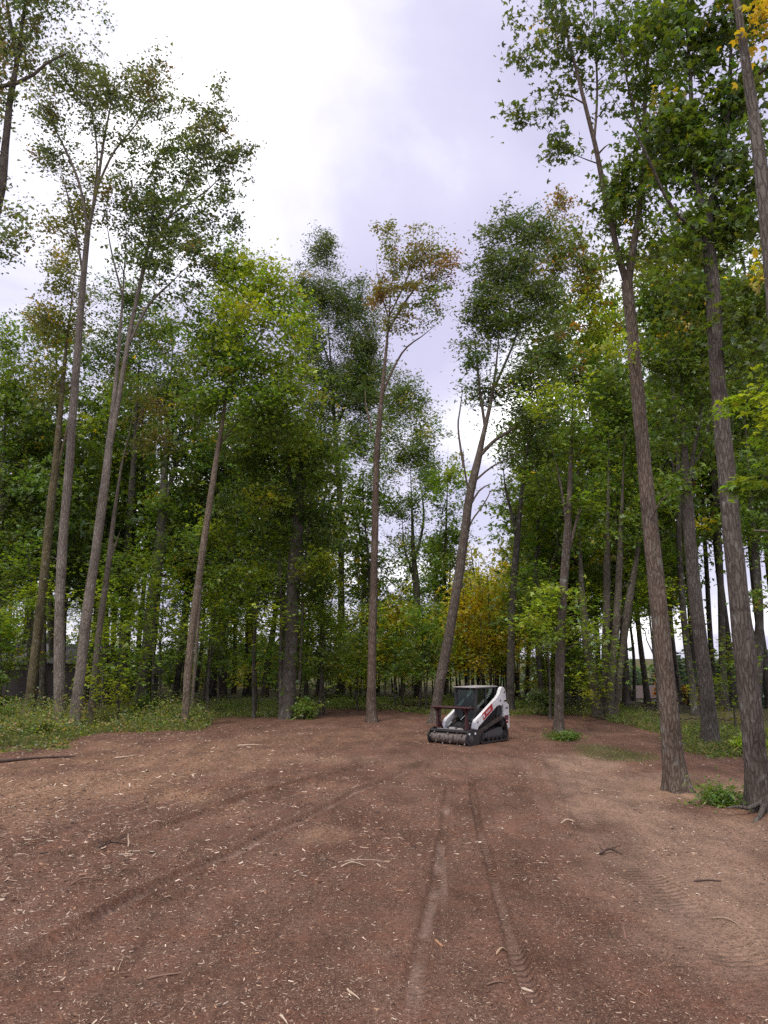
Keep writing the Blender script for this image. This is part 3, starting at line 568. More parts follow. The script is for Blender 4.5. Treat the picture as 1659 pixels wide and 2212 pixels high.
tree('dark thick trunk hidden right behind the low boughed maple', (1237, 1528),
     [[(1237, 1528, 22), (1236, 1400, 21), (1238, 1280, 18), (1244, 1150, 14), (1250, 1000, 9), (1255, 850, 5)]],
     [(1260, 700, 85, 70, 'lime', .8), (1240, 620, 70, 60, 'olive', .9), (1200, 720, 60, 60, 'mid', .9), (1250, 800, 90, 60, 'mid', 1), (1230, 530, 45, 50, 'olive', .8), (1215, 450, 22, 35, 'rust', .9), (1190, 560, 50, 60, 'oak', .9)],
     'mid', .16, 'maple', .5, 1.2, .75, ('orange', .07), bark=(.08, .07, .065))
for k_, (lb, st, cr) in enumerate((
     ('leftmost outward leaning stem of the grey trunk clump on the right', [(1293, 1548, 19), (1282, 1470, 18), (1268, 1390, 17), (1258, 1290, 15), (1252, 1180, 12), (1248, 1060, 7)], [(1250, 1050, 60, 60, 'mid', .9), (1270, 1160, 60, 40, 'maple', .7)]),
     ('second stem of the grey trunk clump on the right', [(1305, 1546, 19), (1308, 1450, 18), (1311, 1340, 17), (1312, 1200, 15), (1314, 1050, 11), (1316, 900, 6)], [(1310, 930, 70, 80, 'mid', 1), (1300, 820, 60, 60, 'dark', .9)]),
     ('third stem of the grey trunk clump on the right', [(1313, 1546, 18), (1323, 1450, 17), (1333, 1340, 16), (1340, 1200, 14), (1345, 1060, 10), (1350, 900, 6)], [(1350, 1000, 60, 60, 'maple', .9), (1345, 880, 60, 60, 'mid', .9)]),
     ('rightmost leaning stem of the grey trunk clump on the right', [(1321, 1548, 19), (1338, 1440, 18), (1355, 1320, 17), (1372, 1220, 15), (1385, 1130, 11), (1395, 1040, 6)], [(1395, 1060, 60, 60, 'maple', .9), (1380, 1150, 60, 40, 'mid', .8), (1400, 960, 50, 50, 'dark', .8)]))):
    tree(lb, (st[0][0], 1546+k_ % 2), [st], cr, 'mid', .14, 'maple', .6, .85, .75, ('yellow', .02), bark=(.16, .14, .12), group='stems of the grey trunk clump', depth=44.0+0.25*(k_ % 2))
tree('big bare right trunk that forks into two high limbs', (1463, 1708),
     [[(1463, 1708, 58), (1455, 1640, 52), (1447, 1560, 48), (1436, 1450, 46), (1424, 1320, 44), (1410, 1190, 41), (1400, 1090, 40), (1392, 1000, 37), (1380, 880, 34), (1370, 780, 32), (1362, 690, 31), (1354, 610, 30)],
      [(1355, 618, 22), (1338, 560, 20), (1322, 490, 18), (1303, 400, 16), (1285, 310, 14), (1265, 230, 12), (1245, 150, 10), (1222, 60, 8), (1205, -40, 6), (1195, -160, 3)],
      [(1357, 618, 24), (1366, 550, 22), (1378, 480, 20), (1388, 400, 18), (1394, 320, 16), (1393, 240, 13), (1400, 120, 10), (1412, 0, 7), (1420, -150, 4)],
      [(1284, 300, 8), (1290, 200, 7, .5), (1286, 90, 6, .8), (1280, -30, 4, 1), (1275, -140, 2, 1)], [(1264, 225, 6), (1225, 205, 4), (1185, 205, 3), (1150, 215, 2)], [(1394, 300, 8), (1360, 200, 6, -.5), (1340, 80, 4, -.8), (1330, -40, 3, -1)],
      [(1406, 1120, 7, -.2), (1430, 1080, 5, -.5), (1470, 1050, 3, -.8)]],
     [(1150, 120, 55, 40, 'oak', .6), (1190, 40, 90, 55, 'oak', .75), (1115, 245, 48, 26, 'oak', .75), (1180, 215, 50, 40, 'oak', .6), (1200, 310, 55, 45, 'oak', .7), (1250, 140, 70, 90, 'oak', .6), (1330, 330, 60, 80, 'dark', .8), (1350, 450, 60, 70, 'mid', .8), (1400, 200, 90, 90, 'dark', .9), (1340, 60, 90, 90, 'mid', .8), (1300, 480, 45, 50, 'dark', .7), (1430, 400, 50, 70, 'dark', .8), (1300, -120, 170, 90, 'oak', .6), (1330, 755, 45, 18, 'lime', .8, -.8), (1340, 420, 70, 80, 'mid', .8), (1420, 300, 70, 90, 'mid', .8), (1420, 520, 55, 60, 'dark', .8), (1330, 540, 40, 45, 'mid', .7)],
     'oak', .105, 'maple', .35, .95, .38, ('gold', .012), ws=0.82, bark=(.205, .165, .142), sides=24, step=.3, name='forked_tree')
tree('grey trunk between the two big right trunks, leaning left', (1535, 1612),
     [[(1535, 1612, 38), (1530, 1540, 33), (1520, 1440, 31), (1508, 1340, 30), (1497, 1240, 28), (1488, 1140, 27), (1482, 1050, 26), (1478, 980, 20), (1474, 880, 17), (1470, 780, 13), (1466, 680, 8)],
      [(1485, 1060, 14), (1497, 980, 11), (1512, 900, 9), (1520, 800, 6), (1518, 700, 4)], [(1481, 1010, 11), (1512, 985, 9), (1530, 920, 8), (1532, 850, 5)]],
     [(1470, 650, 70, 90, 'dark', .9), (1440, 790, 70, 70, 'mid', .9), (1510, 760, 60, 80, 'dark', .9), (1450, 920, 50, 60, 'mid', .7), (1440, 550, 60, 70, 'olive', .7), (1520, 880, 50, 50, 'mid', .7), (1450, 1060, 50, 40, 'maple', .6), (1510, 640, 60, 70, 'dark', .9), (1410, 640, 50, 60, 'mid', .8), (1400, 740, 50, 50, 'mid', .7), (1560, 700, 50, 60, 'dark', .8), (1540, 960, 40, 50, 'mid', .7)],
     'mid', .12, 'maple', .6, 1.3, .6, ('gold', .03), ws=.95, bark=(.165, .148, .135), sides=18)
tree('furrowed trunk at the right frame edge with roots showing', (1647, 1748),
     [[(1647, 1748, 54), (1639, 1680, 48), (1628, 1580, 45), (1614, 1470, 43), (1603, 1360, 42), (1594, 1260, 41), (1583, 1140, 39), (1573, 1030, 37), (1562, 920, 35), (1553, 820, 33), (1546, 720, 32), (1540, 620, 30), (1530, 520, 28), (1526, 470, 26)],
      [(1527, 475, 18), (1510, 420, 16), (1498, 350, 14), (1494, 250, 12), (1490, 140, 9), (1480, 20, 7), (1475, -120, 4)], [(1528, 475, 18), (1548, 400, 16), (1562, 320, 14), (1575, 220, 12), (1580, 100, 9), (1585, -60, 5)],
      [(1512, 500, 10, -.3), (1470, 470, 9, -.6), (1435, 420, 8, -.9), (1395, 330, 6, -1.2), (1350, 250, 4, -1.4), (1300, 180, 2, -1.5)]],
     [(1560, 180, 80, 90, 'dark', 1), (1500, 60, 90, 80, 'dark', 1), (1460, 250, 60, 90, 'mid', .9), (1480, 380, 60, 60, 'mid', .9), (1580, 380, 70, 90, 'dark', 1), (1600, 520, 60, 70, 'dark', .9), (1450, 130, 60, 80, 'mid', .9), (1620, 680, 60, 80, 'dark', .9), (1540, -100, 150, 90, 'dark', .8), (1490, 560, 50, 60, 'mid', .6), (1630, 80, 50, 110, 'dark', .9), (1600, 640, 40, 60, 'mid', .6), (1440, 320, 60, 70, 'dark', .8), (1490, 500, 50, 70, 'mid', .8), (1570, 480, 50, 80, 'dark', .9), (1500, 650, 50, 70, 'mid', .7), (1530, 300, 60, 80, 'mid', .8), (1420, 30, 70, 70, 'mid', .7), (1590, 780, 40, 50, 'dark', .7)],
     'dark', .13, 'maple', .55, 1.5, .5, ('yellow', .015), bark=(.17, .150, .138), sides=24, step=.3, name='furrowed_tree',
     dead=[[(1640, 1735, 12, -.2), (1615, 1746, 8, -.6), (1590, 1742, 6, -.7), (1570, 1745, 3, -.8)], [(1650, 1740, 12, -.3), (1640, 1765, 9, -1.0), (1620, 1785, 5, -1.5)], [(1655, 1740, 12, -.2), (1690, 1760, 8, -.6)]])
tree('speckled trunk crossing the top right corner with orange leaves', (1752, 1900),
     [[(1752, 1900, 60), (1745, 1600, 54), (1725, 1300, 50), (1700, 950, 46), (1680, 700, 44), (1660, 520, 43), (1645, 400, 42), (1630, 280, 41), (1612, 150, 40), (1592, 20, 38), (1570, -120, 30), (1555, -260, 20)],
      [(1655, 500, 12), (1690, 400, 10), (1740, 300, 6)], [(1640, 160, 9), (1670, 130, 7, -.3), (1690, 60, 4, -.5)]],
     [(1650, 85, 16, 26, 'gold', .7), (1642, 50, 10, 14, 'gold', .5), (1700, 300, 60, 120, 'mid', .7), (1600, -150, 100, 80, 'mid', .6), (1700, 520, 30, 60, 'yellow', .3)],
     'gold', .085, 'maple', .5, .8, .3, ('orange', .06), ws=0.95, bark=(.20, .180, .165), sides=20)
tree('bright yellow green bough reaching in at the right frame edge', (1745, 1850),
     [[(1745, 1850, 30), (1750, 1500, 26), (1748, 1100, 22), (1742, 850, 16), (1738, 650, 8)], [(1748, 1000, 10), (1710, 930, 8), (1660, 880, 6), (1620, 860, 3)], [(1748, 1100, 9), (1700, 1040, 7), (1650, 990, 4)]],
     [(1628, 846, 42, 12, 'lime', 1.3), (1650, 890, 24, 24, 'lime', 1.0), (1655, 980, 26, 45, 'maple', 1.0), (1720, 820, 60, 60, 'maple', .7), (1640, 1030, 18, 20, 'maple', .6)], 'lime', .10, 'maple', .8, .9, .25, bark=GREY)
tree('slender right tree behind the furrowed edge trunk', (1630, 1560),
     [[(1630, 1560, 20), (1638, 1450, 19), (1640, 1330, 18), (1632, 1200, 16), (1622, 1080, 13), (1612, 950, 9), (1605, 820, 5)], [(1638, 1400, 8), (1612, 1320, 7), (1590, 1250, 5), (1570, 1200, 3)], [(1630, 1200, 8), (1655, 1100, 6), (1670, 1000, 4)]],
     [(1610, 920, 60, 70, 'dark', 1), (1640, 1040, 55, 60, 'dark', 1), (1600, 1130, 55, 50, 'mid', .8), (1650, 1180, 45, 40, 'mid', .8), (1590, 820, 60, 60, 'dark', .9), (1650, 780, 50, 70, 'dark', .9), (1640, 1290, 40, 26, 'mid', .7)], 'dark', .13, 'maple', .6, 1.3, .65, ('gold', .02), bark=DARK)
tree('bright green maple crown low at the left frame edge', (-30, 1530),
     [[(-30, 1530, 20), (-15, 1350, 18), (0, 1150, 15), (10, 950, 11), (20, 760, 5)], [(0, 1130, 8), (50, 1000, 6), (90, 900, 4)]],
     [(20, 740, 60, 55, 'maple', 1), (60, 830, 75, 55, 'maple', 1), (0, 860, 60, 60, 'maple', 1), (50, 960, 90, 60, 'mid', 1), (30, 1060, 90, 60, 'dark', 1), (60, 1160, 80, 60, 'dark', .9), (10, 1260, 70, 60, 'dark', .8)], 'maple', .14, 'maple', .65, .9, .8, ('gold', .015), bark=DARK)
tree('dark maple filling the wood between the left pale trunks', (228, 1515),
     [[(228, 1515, 18), (226, 1350, 16), (222, 1180, 13), (212, 1000, 9), (205, 850, 5)]],
     [(200, 880, 80, 60, 'mid', 1), (160, 960, 70, 60, 'dark', 1), (230, 1000, 80, 60, 'mid', .9), (180, 1090, 80, 60, 'dark', 1), (240, 1150, 70, 60, 'dark', .9), (150, 1200, 60, 60, 'dark', .7), (100, 720, 55, 70, 'oak', .8)], 'dark', .16, 'maple', .65, .85, .85, bark=DARK)
tree('green maple with yellow lower leaves behind the tan leaning trunk', (480, 1510),
     [[(480, 1510, 18), (486, 1350, 16), (494, 1180, 13), (500, 1020, 8), (505, 900, 4)], [(490, 1240, 8), (530, 1150, 6), (560, 1060, 4)]],
     [(440, 980, 70, 60, 'mid', 1), (520, 1010, 70, 60, 'dark', 1), (420, 1080, 80, 50, 'mid', .9), (410, 1180, 70, 40, 'maple', .9), (470, 1280, 80, 40, 'mid', .8), (380, 1290, 70, 40, 'maple', .7)], 'mid', .15, 'maple', .65, .85, .8, ('yellow', .06), bark=DARK)
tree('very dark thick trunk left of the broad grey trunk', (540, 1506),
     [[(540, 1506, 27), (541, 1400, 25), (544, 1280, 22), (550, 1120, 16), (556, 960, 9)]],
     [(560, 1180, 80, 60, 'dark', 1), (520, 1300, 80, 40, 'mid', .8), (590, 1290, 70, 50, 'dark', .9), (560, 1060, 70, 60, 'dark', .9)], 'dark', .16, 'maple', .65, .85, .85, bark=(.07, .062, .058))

# ------------------------------------------------------------------ trees deeper in the wood (copies of a few kinds)
def proto_tree(seed, H, cols, r0=0.19, crown_lo=0.36, cr=3.0, size=0.19, kind='maple', autumn=None, flat=.6, dens=.58, bark=DARK, forks=2, leafy=True):
    rng = np.random.default_rng(seed); tr = Acc(); nodes = []; nr = []; bark = np.array(bark)
    bend = rng.normal(0, 0.04*H, 2); z = np.linspace(-0.3, H*0.93, 26); f = (z.clip(0)/H)
    pts = np.column_stack([bend[0]*f**1.6+0.15*np.sin(z*0.5+seed), bend[1]*f**1.6+0.15*np.cos(z*0.43+seed), z]); rad = r0*(1-f*0.95)**0.8+0.01
    rad = rad*(1+0.7*np.exp(-z.clip(0)/0.3)); V, Q_ = tube(pts, rad, 9); tr.add(V, Q_, bark); nodes += list(pts[6:]); nr += list(rad[6:])
    for k in range(forks):
        i = int(rng.uniform(9, 16)); a = rng.random()*6.28; ln = H*rng.uniform(.2, .36)
        e = pts[i]+np.array([math.cos(a)*ln*.35, math.sin(a)*ln*.35, ln*.95]); p = branch_path(rng, pts[i], e, -.15, 8, .04); q = np.linspace(rad[i]*.7, .02, 8)
        V, Q_ = tube(p, q, 6); tr.add(V, Q_, bark); nodes += list(p[2:]); nr += list(q[2:])
    ells = []; n = len(cols)
    for k in range(n):
        t = (k+.5)/n; zc = H*(crown_lo+(1-crown_lo)*(0.06+0.86*t)); a = rng.random()*6.28; prof = math.sin(math.pi*(0.22+0.72*t))
        o = cr*.38*prof; ells.append((np.array([math.cos(a)*o+bend[0]*t**1.6, math.sin(a)*o+bend[1]*t**1.6, zc]), cr*(.35+.5*prof), cr*(.35+.5*prof), H*(1-crown_lo)/n*.72, cols[k], 1.0))
    cl, LP, LS, LC = make_crown(rng, ells, None, size, kind, flat, dens, .85, autumn)
    ba = Acc(); grow(rng, nodes, nr, np.concatenate(cl), ba, bark*.9); twigs_into(ba, rng, bark*.9)
    V, Q_, C = leaf_quads(rng, LP, LS, LC, kind, flat)
    ba.V += tr.V; ba.Q += [q+0 for q in tr.Q]; 
    # trunk and branches joined as the wooden part
    A2 = Acc()
    off = 0
    wood = tr.mesh('trunk', M_BARK); bw = None
    B2 = Acc(); B2.V = ba.V[:len(ba.V)-len(tr.V)]; B2.Q = ba.Q[:len(ba.Q)-len(tr.Q)]; B2.C = ba.C
    bw = mesh_np('branchwork', np.concatenate(B2.V), np.concatenate(B2.Q), M_BARK, np.concatenate(B2.C))
    return wood, bw, mesh_np('crown', V, Q_, M_LEAF, C, False), H
PT = dict(
    d1=proto_tree(11, 20, ['dark', 'mid', 'dark', 'mid', 'dark'], .20, .33), d2=proto_tree(12, 20, ['mid', 'dark', 'mid', 'maple', 'mid'], .17, .30, 2.7),
    d3=proto_tree(13, 20, ['dark', 'dark', 'oak', 'oak', 'oak'], .23, .42, 3.2, kind='long', flat=.3), m1=proto_tree(14, 18, ['mid', 'maple', 'maple', 'lime', 'maple'], .15, .25, 2.7, autumn=('yellow', .05)),
    m2=proto_tree(15, 18, ['maple', 'mid', 'maple', 'mid', 'olive'], .16, .28, 2.8, autumn=('orange', .06)), y1=proto_tree(16, 15, ['yellow', 'lime', 'yellow', 'lime', 'yellow'], .12, .2, 2.4, autumn=('yellow', .2), dens=.45),
    o1=proto_tree(17, 14, ['lime', 'yellow', 'olive', 'yellow', 'yellow'], .14, .3, 2.8, autumn=('gold', .06), dens=.55),
    s1=proto_tree(21, 7, ['lime', 'maple', 'lime', 'mid'], .045, .27, 1.5, .14, autumn=('yellow', .25), flat=.75, dens=.5, forks=1), s2=proto_tree(22, 7.5, ['yellow', 'lime', 'yellow', 'lime'], .045, .30, 1.4, .14, autumn=('gold', .25), flat=.75, dens=.5, forks=1),
    s3=proto_tree(23, 6.5, ['mid', 'dark', 'mid', 'maple'], .05, .28, 1.6, .14, flat=.75, dens=.6, forks=1), s4=proto_tree(24, 8, ['lime', 'yellow', 'gold', 'yellow'], .05, .30, 1.5, .14, autumn=('gold', .2), flat=.7, dens=.5, forks=1),
    s5=proto_tree(27, 10, ['lime', 'maple', 'lime', 'maple', 'mid'], .06, .42, 2.5, .12, flat=.9, dens=.5, forks=1), h1=proto_tree(31, 4, ['dark', 'mid', 'dark', 'mid'], .05, .05, 2.6, .17, flat=.4, dens=.9, forks=3), h2=proto_tree(32, 4, ['dark', 'olive', 'mid', 'dark'], .05, .05, 2.4, .17, flat=.4, dens=.9, autumn=('yellow', .06), forks=3),
    sg=proto_tree(25, 4.5, ['lime', 'maple', 'lime'], .03, .2, 1.2, .11, flat=.85, dens=.5, forks=0))
TOP = ([-200, 0, 80, 200, 420, 620, 690, 760, 820, 900, 960, 1010, 1080, 1120, 1160, 1300, 1430, 1659, 1900], [690, 700, 680, 640, 720, 760, 740, 860, 930, 980, 1040, 1110, 1100, 1000, 860, 560, 330, 250, 250])
BG = []      # (kind, x survey, depth, height, width factor)
rb = np.random.default_rng(99)
def scatter(n, x0, x1, y0, y1, kinds, hr, name, mind=1.6, jit=.15):
    k = 0; tries = 0
    while k < n and tries < n*60:
        tries += 1; xs = rb.uniform(x0, x1); Y = math.sqrt(rb.uniform(y0*y0, y1*y1)); wx = (xs-CX)/FD*Y*1.015
        if any(math.hypot(wx-b[1], Y-b[2]) < mind for b in BG): continue
        kd = kinds[int(rb.integers(len(kinds)))]; H = rb.uniform(*hr)
        lim = P(xs, np.interp(xs, *TOP)+rb.uniform(0, 160), Y)[2]-float(terrain(wx, Y)); H = min(H, max(lim, 4.0))
        BG.append((kd, wx, Y, H, rb.uniform(.9, 1.2), name, xs)); k += 1
scatter(25, -60, 640, 50, 74, ['d1', 'd2', 'd3', 'm1', 'm2'], (20, 34), 'left', 2.3)
scatter(11, -60, 640, 74, 105, ['d1', 'd2', 'm1', 'd3'], (15, 34), 'left_far', 3)
scatter(9, 640, 960, 58, 80, ['d1', 'd2', 'm1', 'y1'], (12, 24), 'mid', 2.5)
scatter(7, 1000, 1110, 66, 95, ['y1', 'y1', 'o1'], (10, 17), 'gold', 2.5)
scatter(26, 1120, 1440, 48, 78, ['d2', 'm1', 'm2', 'd1', 'm1'], (18, 34), 'right', 2.1)
scatter(11, 1400, 1720, 44, 66, ['d2', 'm2', 'd1'], (30, 42), 'edge', 2.3)
scatter(22, 650, 960, 47, 66, ['s1', 's3', 's2', 's3', 's1'], (5, 9), 'sap_mid', .9)
scatter(20, 800, 1000, 58, 76, ['s2', 's2', 's1'], (6, 11), 'sap_yellow', .8)
scatter(30, 985, 1115, 50, 76, ['s2', 's4', 's2', 's2'], (6, 12), 'sap_gold', .8)
scatter(8, -40, 640, 48, 62, ['s3', 's1', 's3'], (6, 10), 'sap_left', 1.2)
scatter(6, 1120, 1330, 47, 60, ['s1', 's3', 's1'], (4, 8), 'sap_right', 1.2)
for xs, Y, kd, H in ((285, 41, 'sg', 5.2), (325, 42, 'sg', 4.6), (640, 44, 's3', 6.0), (700, 46, 's3', 7), (560, 46, 's1', 7), (30, 47, 's3', 6), (1280, 43, 'sg', 5.5), (1560, 36, 'sg', 4.4), (250, 46, 's5', 10), (345, 44, 's5', 11), (470, 45, 's5', 10), (560, 44, 's5', 12), (700, 45, 's5', 9), (1170, 43, 's5', 9), (1390, 46, 's5', 11), (90, 47, 's5', 11)):
    BG.append((kd, (xs-CX)/FD*Y*1.015, Y, H, 1.1, 'front', xs))
scatter(18, -80, 640, 78, 98, ['h1', 'h2'], (3, 5.5), 'hedge_left', 2.5)
scatter(16, -90, 650, 84, 112, ['h1', 'h2'], (5, 8), 'hedge_back', 3.0)
scatter(8, -90, 200, 52, 76, ['d1', 'm2', 'm1'], (14, 24), 'left', 2.0)
scatter(6, 640, 920, 66, 84, ['h1', 'h2'], (1.4, 2.8), 'hedge_mid', 2.5)
scatter(4, 1110, 1300, 62, 80, ['h1', 'h2'], (2.0, 3.2), 'hedge_right', 2.5)
WHERE = dict(hedge_left=('shrub', 'tall dark shrub at the back of the left wood', 'shrubs at the back of the left wood'), hedge_back=('shrub', 'large far shrub closing the view behind the left wood', 'far shrubs behind the left wood'), hedge_mid=('shrub', 'tall shrub at the back of the centre wood', 'shrubs at the back of the centre wood'),
    hedge_right=('shrub', 'shrub at the back of the right wood', 'shrubs at the back of the right wood'),
    left=('tree', 'background tree of the left wood', 'dark trees of the left wood'), left_far=('tree', 'far tree at the back of the left wood', 'far trees of the left wood'),
    mid=('tree', 'background tree of the wood behind the slender centre tree', 'trees of the centre wood'), gold=('tree', 'yellowing tree in the gap behind the machine', 'yellow trees behind the machine'),
    right=('tree', 'background tree of the right wood behind the trunk clump', 'trees of the right wood'), edge=('tree', 'background tree beyond the big right trunks', 'trees beyond the big right trunks'),
    sap_mid=('sapling', 'thin green sapling along the wood edge in the centre', 'saplings of the centre wood'), sap_gold=('sapling', 'thin golden sapling behind the machine', 'golden saplings behind the machine'),
    sap_yellow=('sapling', 'thin yellow sapling deep in the centre wood', 'yellow saplings of the centre wood'), sap_left=('sapling', 'thin dark green sapling under the left wood', 'saplings of the left wood'), sap_right=('sapling', 'thin green sapling under the right wood', 'saplings of the right wood'),
    front=('sapling', 'leafy low sapling in front of the wood edge', 'low leafy saplings'))
ONES = 'zeroth first second third fourth fifth sixth seventh eighth ninth tenth eleventh twelfth thirteenth fourteenth fifteenth sixteenth seventeenth eighteenth nineteenth'.split()
def ordinal(n):
    if n < 20: return ONES[n]
    t = {2: 'twent', 3: 'thirt', 4: 'fort'}[n//10]; return t+'ieth' if n % 10 == 0 else t+'y-'+ONES[n % 10]
cnt = {}
for kd, wx, Y, H, wf, nm, xs in sorted(BG, key=lambda b: b[1]/b[2]):
    wood, bw, crn, h0 = PT[kd]; cnt[nm] = cnt.get(nm, 0)+1; cat, ph, grp = WHERE[nm]
    r = empty({'sapling': 'sapling', 'shrub': 'tall_shrub'}.get(cat, 'background_tree'), (wx, Y, float(terrain(wx, Y))-0.03), rb.uniform(0, 6.28)); s = H/h0; sx = wf*(s**0.5 if s > 1 else s**.75)
    r.scale = (sx, sx, s)
    for n_, m_ in (('trunk', wood), ('branchwork', bw), ('crown', crn)):
        o = link(bpy.data.objects.new(n_, m_), r)
        if n_ != 'trunk': o['kind'] = 'stuff'
    tag(r, f'{ph}, {ordinal(cnt[nm])} from the left', cat, grp)

# ------------------------------------------------------------------ pines and shrubs on the lower ground to the right
def pine_mesh(seed, H=9.0):
    rng = np.random.default_rng(seed); tr = Acc(); V, Q_ = tube(np.array([[0, 0, -.3], [0.05, 0, H*.5], [0, 0, H*.97]]), [.16, .1, .015], 8); tr.add(V, Q_, DARK)
    LP = []; LC = []; br = Acc()
    for z in np.arange(H*.12, H*.97, .38):
        n = 6; ln = (1-z/H)**.8*H*.30+.25
        for a in rng.random()*6.28+np.arange(n)*6.28/n+rng.normal(0, .2, n):
            l = ln*rng.uniform(.75, 1.1); e = np.array([math.cos(a)*l, math.sin(a)*l, z+l*rng.uniform(-.05, .2)]); V, Q_ = tube(np.array([[0, 0, z], e*.5+np.array([0, 0, z*.5]), e]), [.03, .02, .008], 4); br.add(V, Q_, DARK)
            m = int(40*l); t = rng.random(m)**.7; LP.append(np.array([0, 0, z])*(1-t[:, None])+e*t[:, None]+rng.normal(0, .13, (m, 3))*(.4+l*.35)*np.array([1, 1, .4]))
    LP = np.concatenate(LP); C = np.array(GREEN['pine'])*rng.normal(1.25, .3, (len(LP), 1)).clip(.5, 2.4); V, Q_, C = leaf_quads(rng, LP, rng.normal(.22, .04, len(LP)), C, 'long', .6)
    return tr.mesh('trunk', M_BARK), br.mesh('branchwork', M_BARK), mesh_np('crown', V, Q_, M_LEAF, C, False), H
PN = [pine_mesh(5), pine_mesh(6)]
pk = 0
for xs, Y, top in ((1440, 100, 1405), (1468, 92, 1418), (1500, 96, 1400), (1525, 88, 1425), (1556, 92, 1396), (1590, 85, 1410), (1622, 95, 1390), (1650, 82, 1412), (1395, 110, 1440), (1690, 88, 1420), (1720, 90, 1400), (1350, 115, 1445)):
    wx = (xs-CX)/FD*Y*1.015; z0 = float(terrain(wx, Y)); H = P(xs, top, Y)[2]-z0; a, b, c, h0 = PN[pk % 2]; pk += 1
    r = empty('pine_tree', (wx, Y, z0), rb.uniform(0, 6)); s = H/h0; r.scale = (s*1.15, s*1.15, s)
    for n_, m_ in (('trunk', a), ('branchwork', b), ('crown', c)):
        o = link(bpy.data.objects.new(n_, m_), r)
        if n_ != 'trunk': o['kind'] = 'stuff'
    tag(r, 'dark green pine on the lower ground beyond the right trunks, '+ordinal(pk)+' planted', 'pine', 'pines on the lower ground')
pl_ = sorted([o for o in COL.objects if o.name.startswith('pine_tree')], key=lambda o: o.location.x/o.location.y)
for i, o in enumerate(pl_): o['label'] = f'dark green pine on the lower ground far right, {ordinal(i+1)} from the left'
def shrub(label, xs, Y, rx, rz, col, size=.12, kind='oval', autumn=None, dens=.9, name='shrub', ys=None, stems=7, group=None, flat=.4):
    N_TREE[0] += 1; rng = np.random.default_rng(3000+N_TREE[0]); wx = (xs-CX)/FD*Y*1.015; g = np.array([wx, Y, float(terrain(wx, Y))]); r = empty(name, g)
    ell = [(np.array([rng.normal(0, rx*.35), rng.normal(0, rx*.3), rz*rng.uniform(.45, 1.05)]), rx*rng.uniform(.5, .75), rx*.6, rz*rng.uniform(.4, .6), col, 1.0) for _ in range(4)]
    cl, LP, LS, LC = make_crown(rng, ell, None, size, kind, flat, dens, .3, autumn); LP[:, 2] = np.maximum(LP[:, 2], .04)
    A = Acc(); nodes = []; nr = []
    for k in range(stems):
        e = np.array([rng.normal(0, rx*.4), rng.normal(0, rx*.4), rz*rng.uniform(.6, 1.2)]); p = branch_path(rng, np.array([rng.normal(0, .08), rng.normal(0, .08), -.05]), e, .2, 6); q = np.linspace(.014, .005, 6); V, Q_ = tube(p, q, 5); A.add(V, Q_, (.13, .10, .08)); nodes += list(p); nr += list(q)
    B = Acc(); grow(rng, nodes, nr, np.concatenate(cl), B, np.array((.13, .10, .08)), .5); CLUMP_AX.clear()
    V, Q_, C = leaf_quads(rng, LP, LS, LC, kind, flat); o = link(bpy.data.objects.new('foliage', mesh_np('foliage', V, Q_, M_LEAF, C, False)), r); o['kind'] = 'stuff'
    A.obj('stem', M_BARK, r); 
    if B.n: B.obj('branchwork', M_BARK, r)
    tag(r, label, 'shrub', group or 'shrubs along the wood edge'); return r
shrub('leafy bush at the left frame edge beside the twin trunks', 20, 36.5, 1.2, 1.0, 'mid', .11, 'oval', ('olive', .2))
shrub('low pale green bramble in front of the left twin trunks', 75, 34.3, 1.5, .5, 'olive', .10, 'oval', ('lime', .2))
shrub('bramble with yellow leaves at the far left edge', 5, 35.0, 1.0, .6, 'olive', .10, 'oval', ('yellow', .25))
shrub('taller big leaved bush behind the mossy left trunk', 25, 41, 1.5, 1.9, 'mid', .16, 'oval')
shrub('small dark bush at the foot of the right twin trunk', 128, 33.8, .7, .45, 'mid', .09, 'oval', ('lime', .2))
shrub('red orange bush seen behind the big right trunk', 1415, 78, 1.5, 2.8, 'orange', .17, 'oval', ('rust', .4))
shrub('smaller reddish bush left of the leaning grey right trunk', 1462, 72, 1.2, 1.6, 'rust', .16, 'oval', ('orange', .3))
shrub('round grey green bush right of the machine at the wood edge', 1145, 46, 1.3, 1.3, 'oak', .12, 'oval')
shrub('low broad leaved bush right of the leaning grey trunk foot', 1580, 28.2, .9, .35, 'lime', .13, 'oval')
shrub('green sprouts beside the foot of the big forked trunk', 1508, 18.9, .38, .22, 'mid', .07, 'long', stems=9)
shrub('green sprouts round the foot of the low boughed maple', 1200, 33.0, .55, .22, 'mid', .08, 'long', stems=8)
shrub('young leafy bush under the broad grey trunk', 668, 43, .9, .8, 'mid', .11, 'oval', ('lime', .2))
shrub('dark bush below the tan leaning trunk on the left', 345, 44, 1.1, 1.0, 'dark', .11, 'oval')

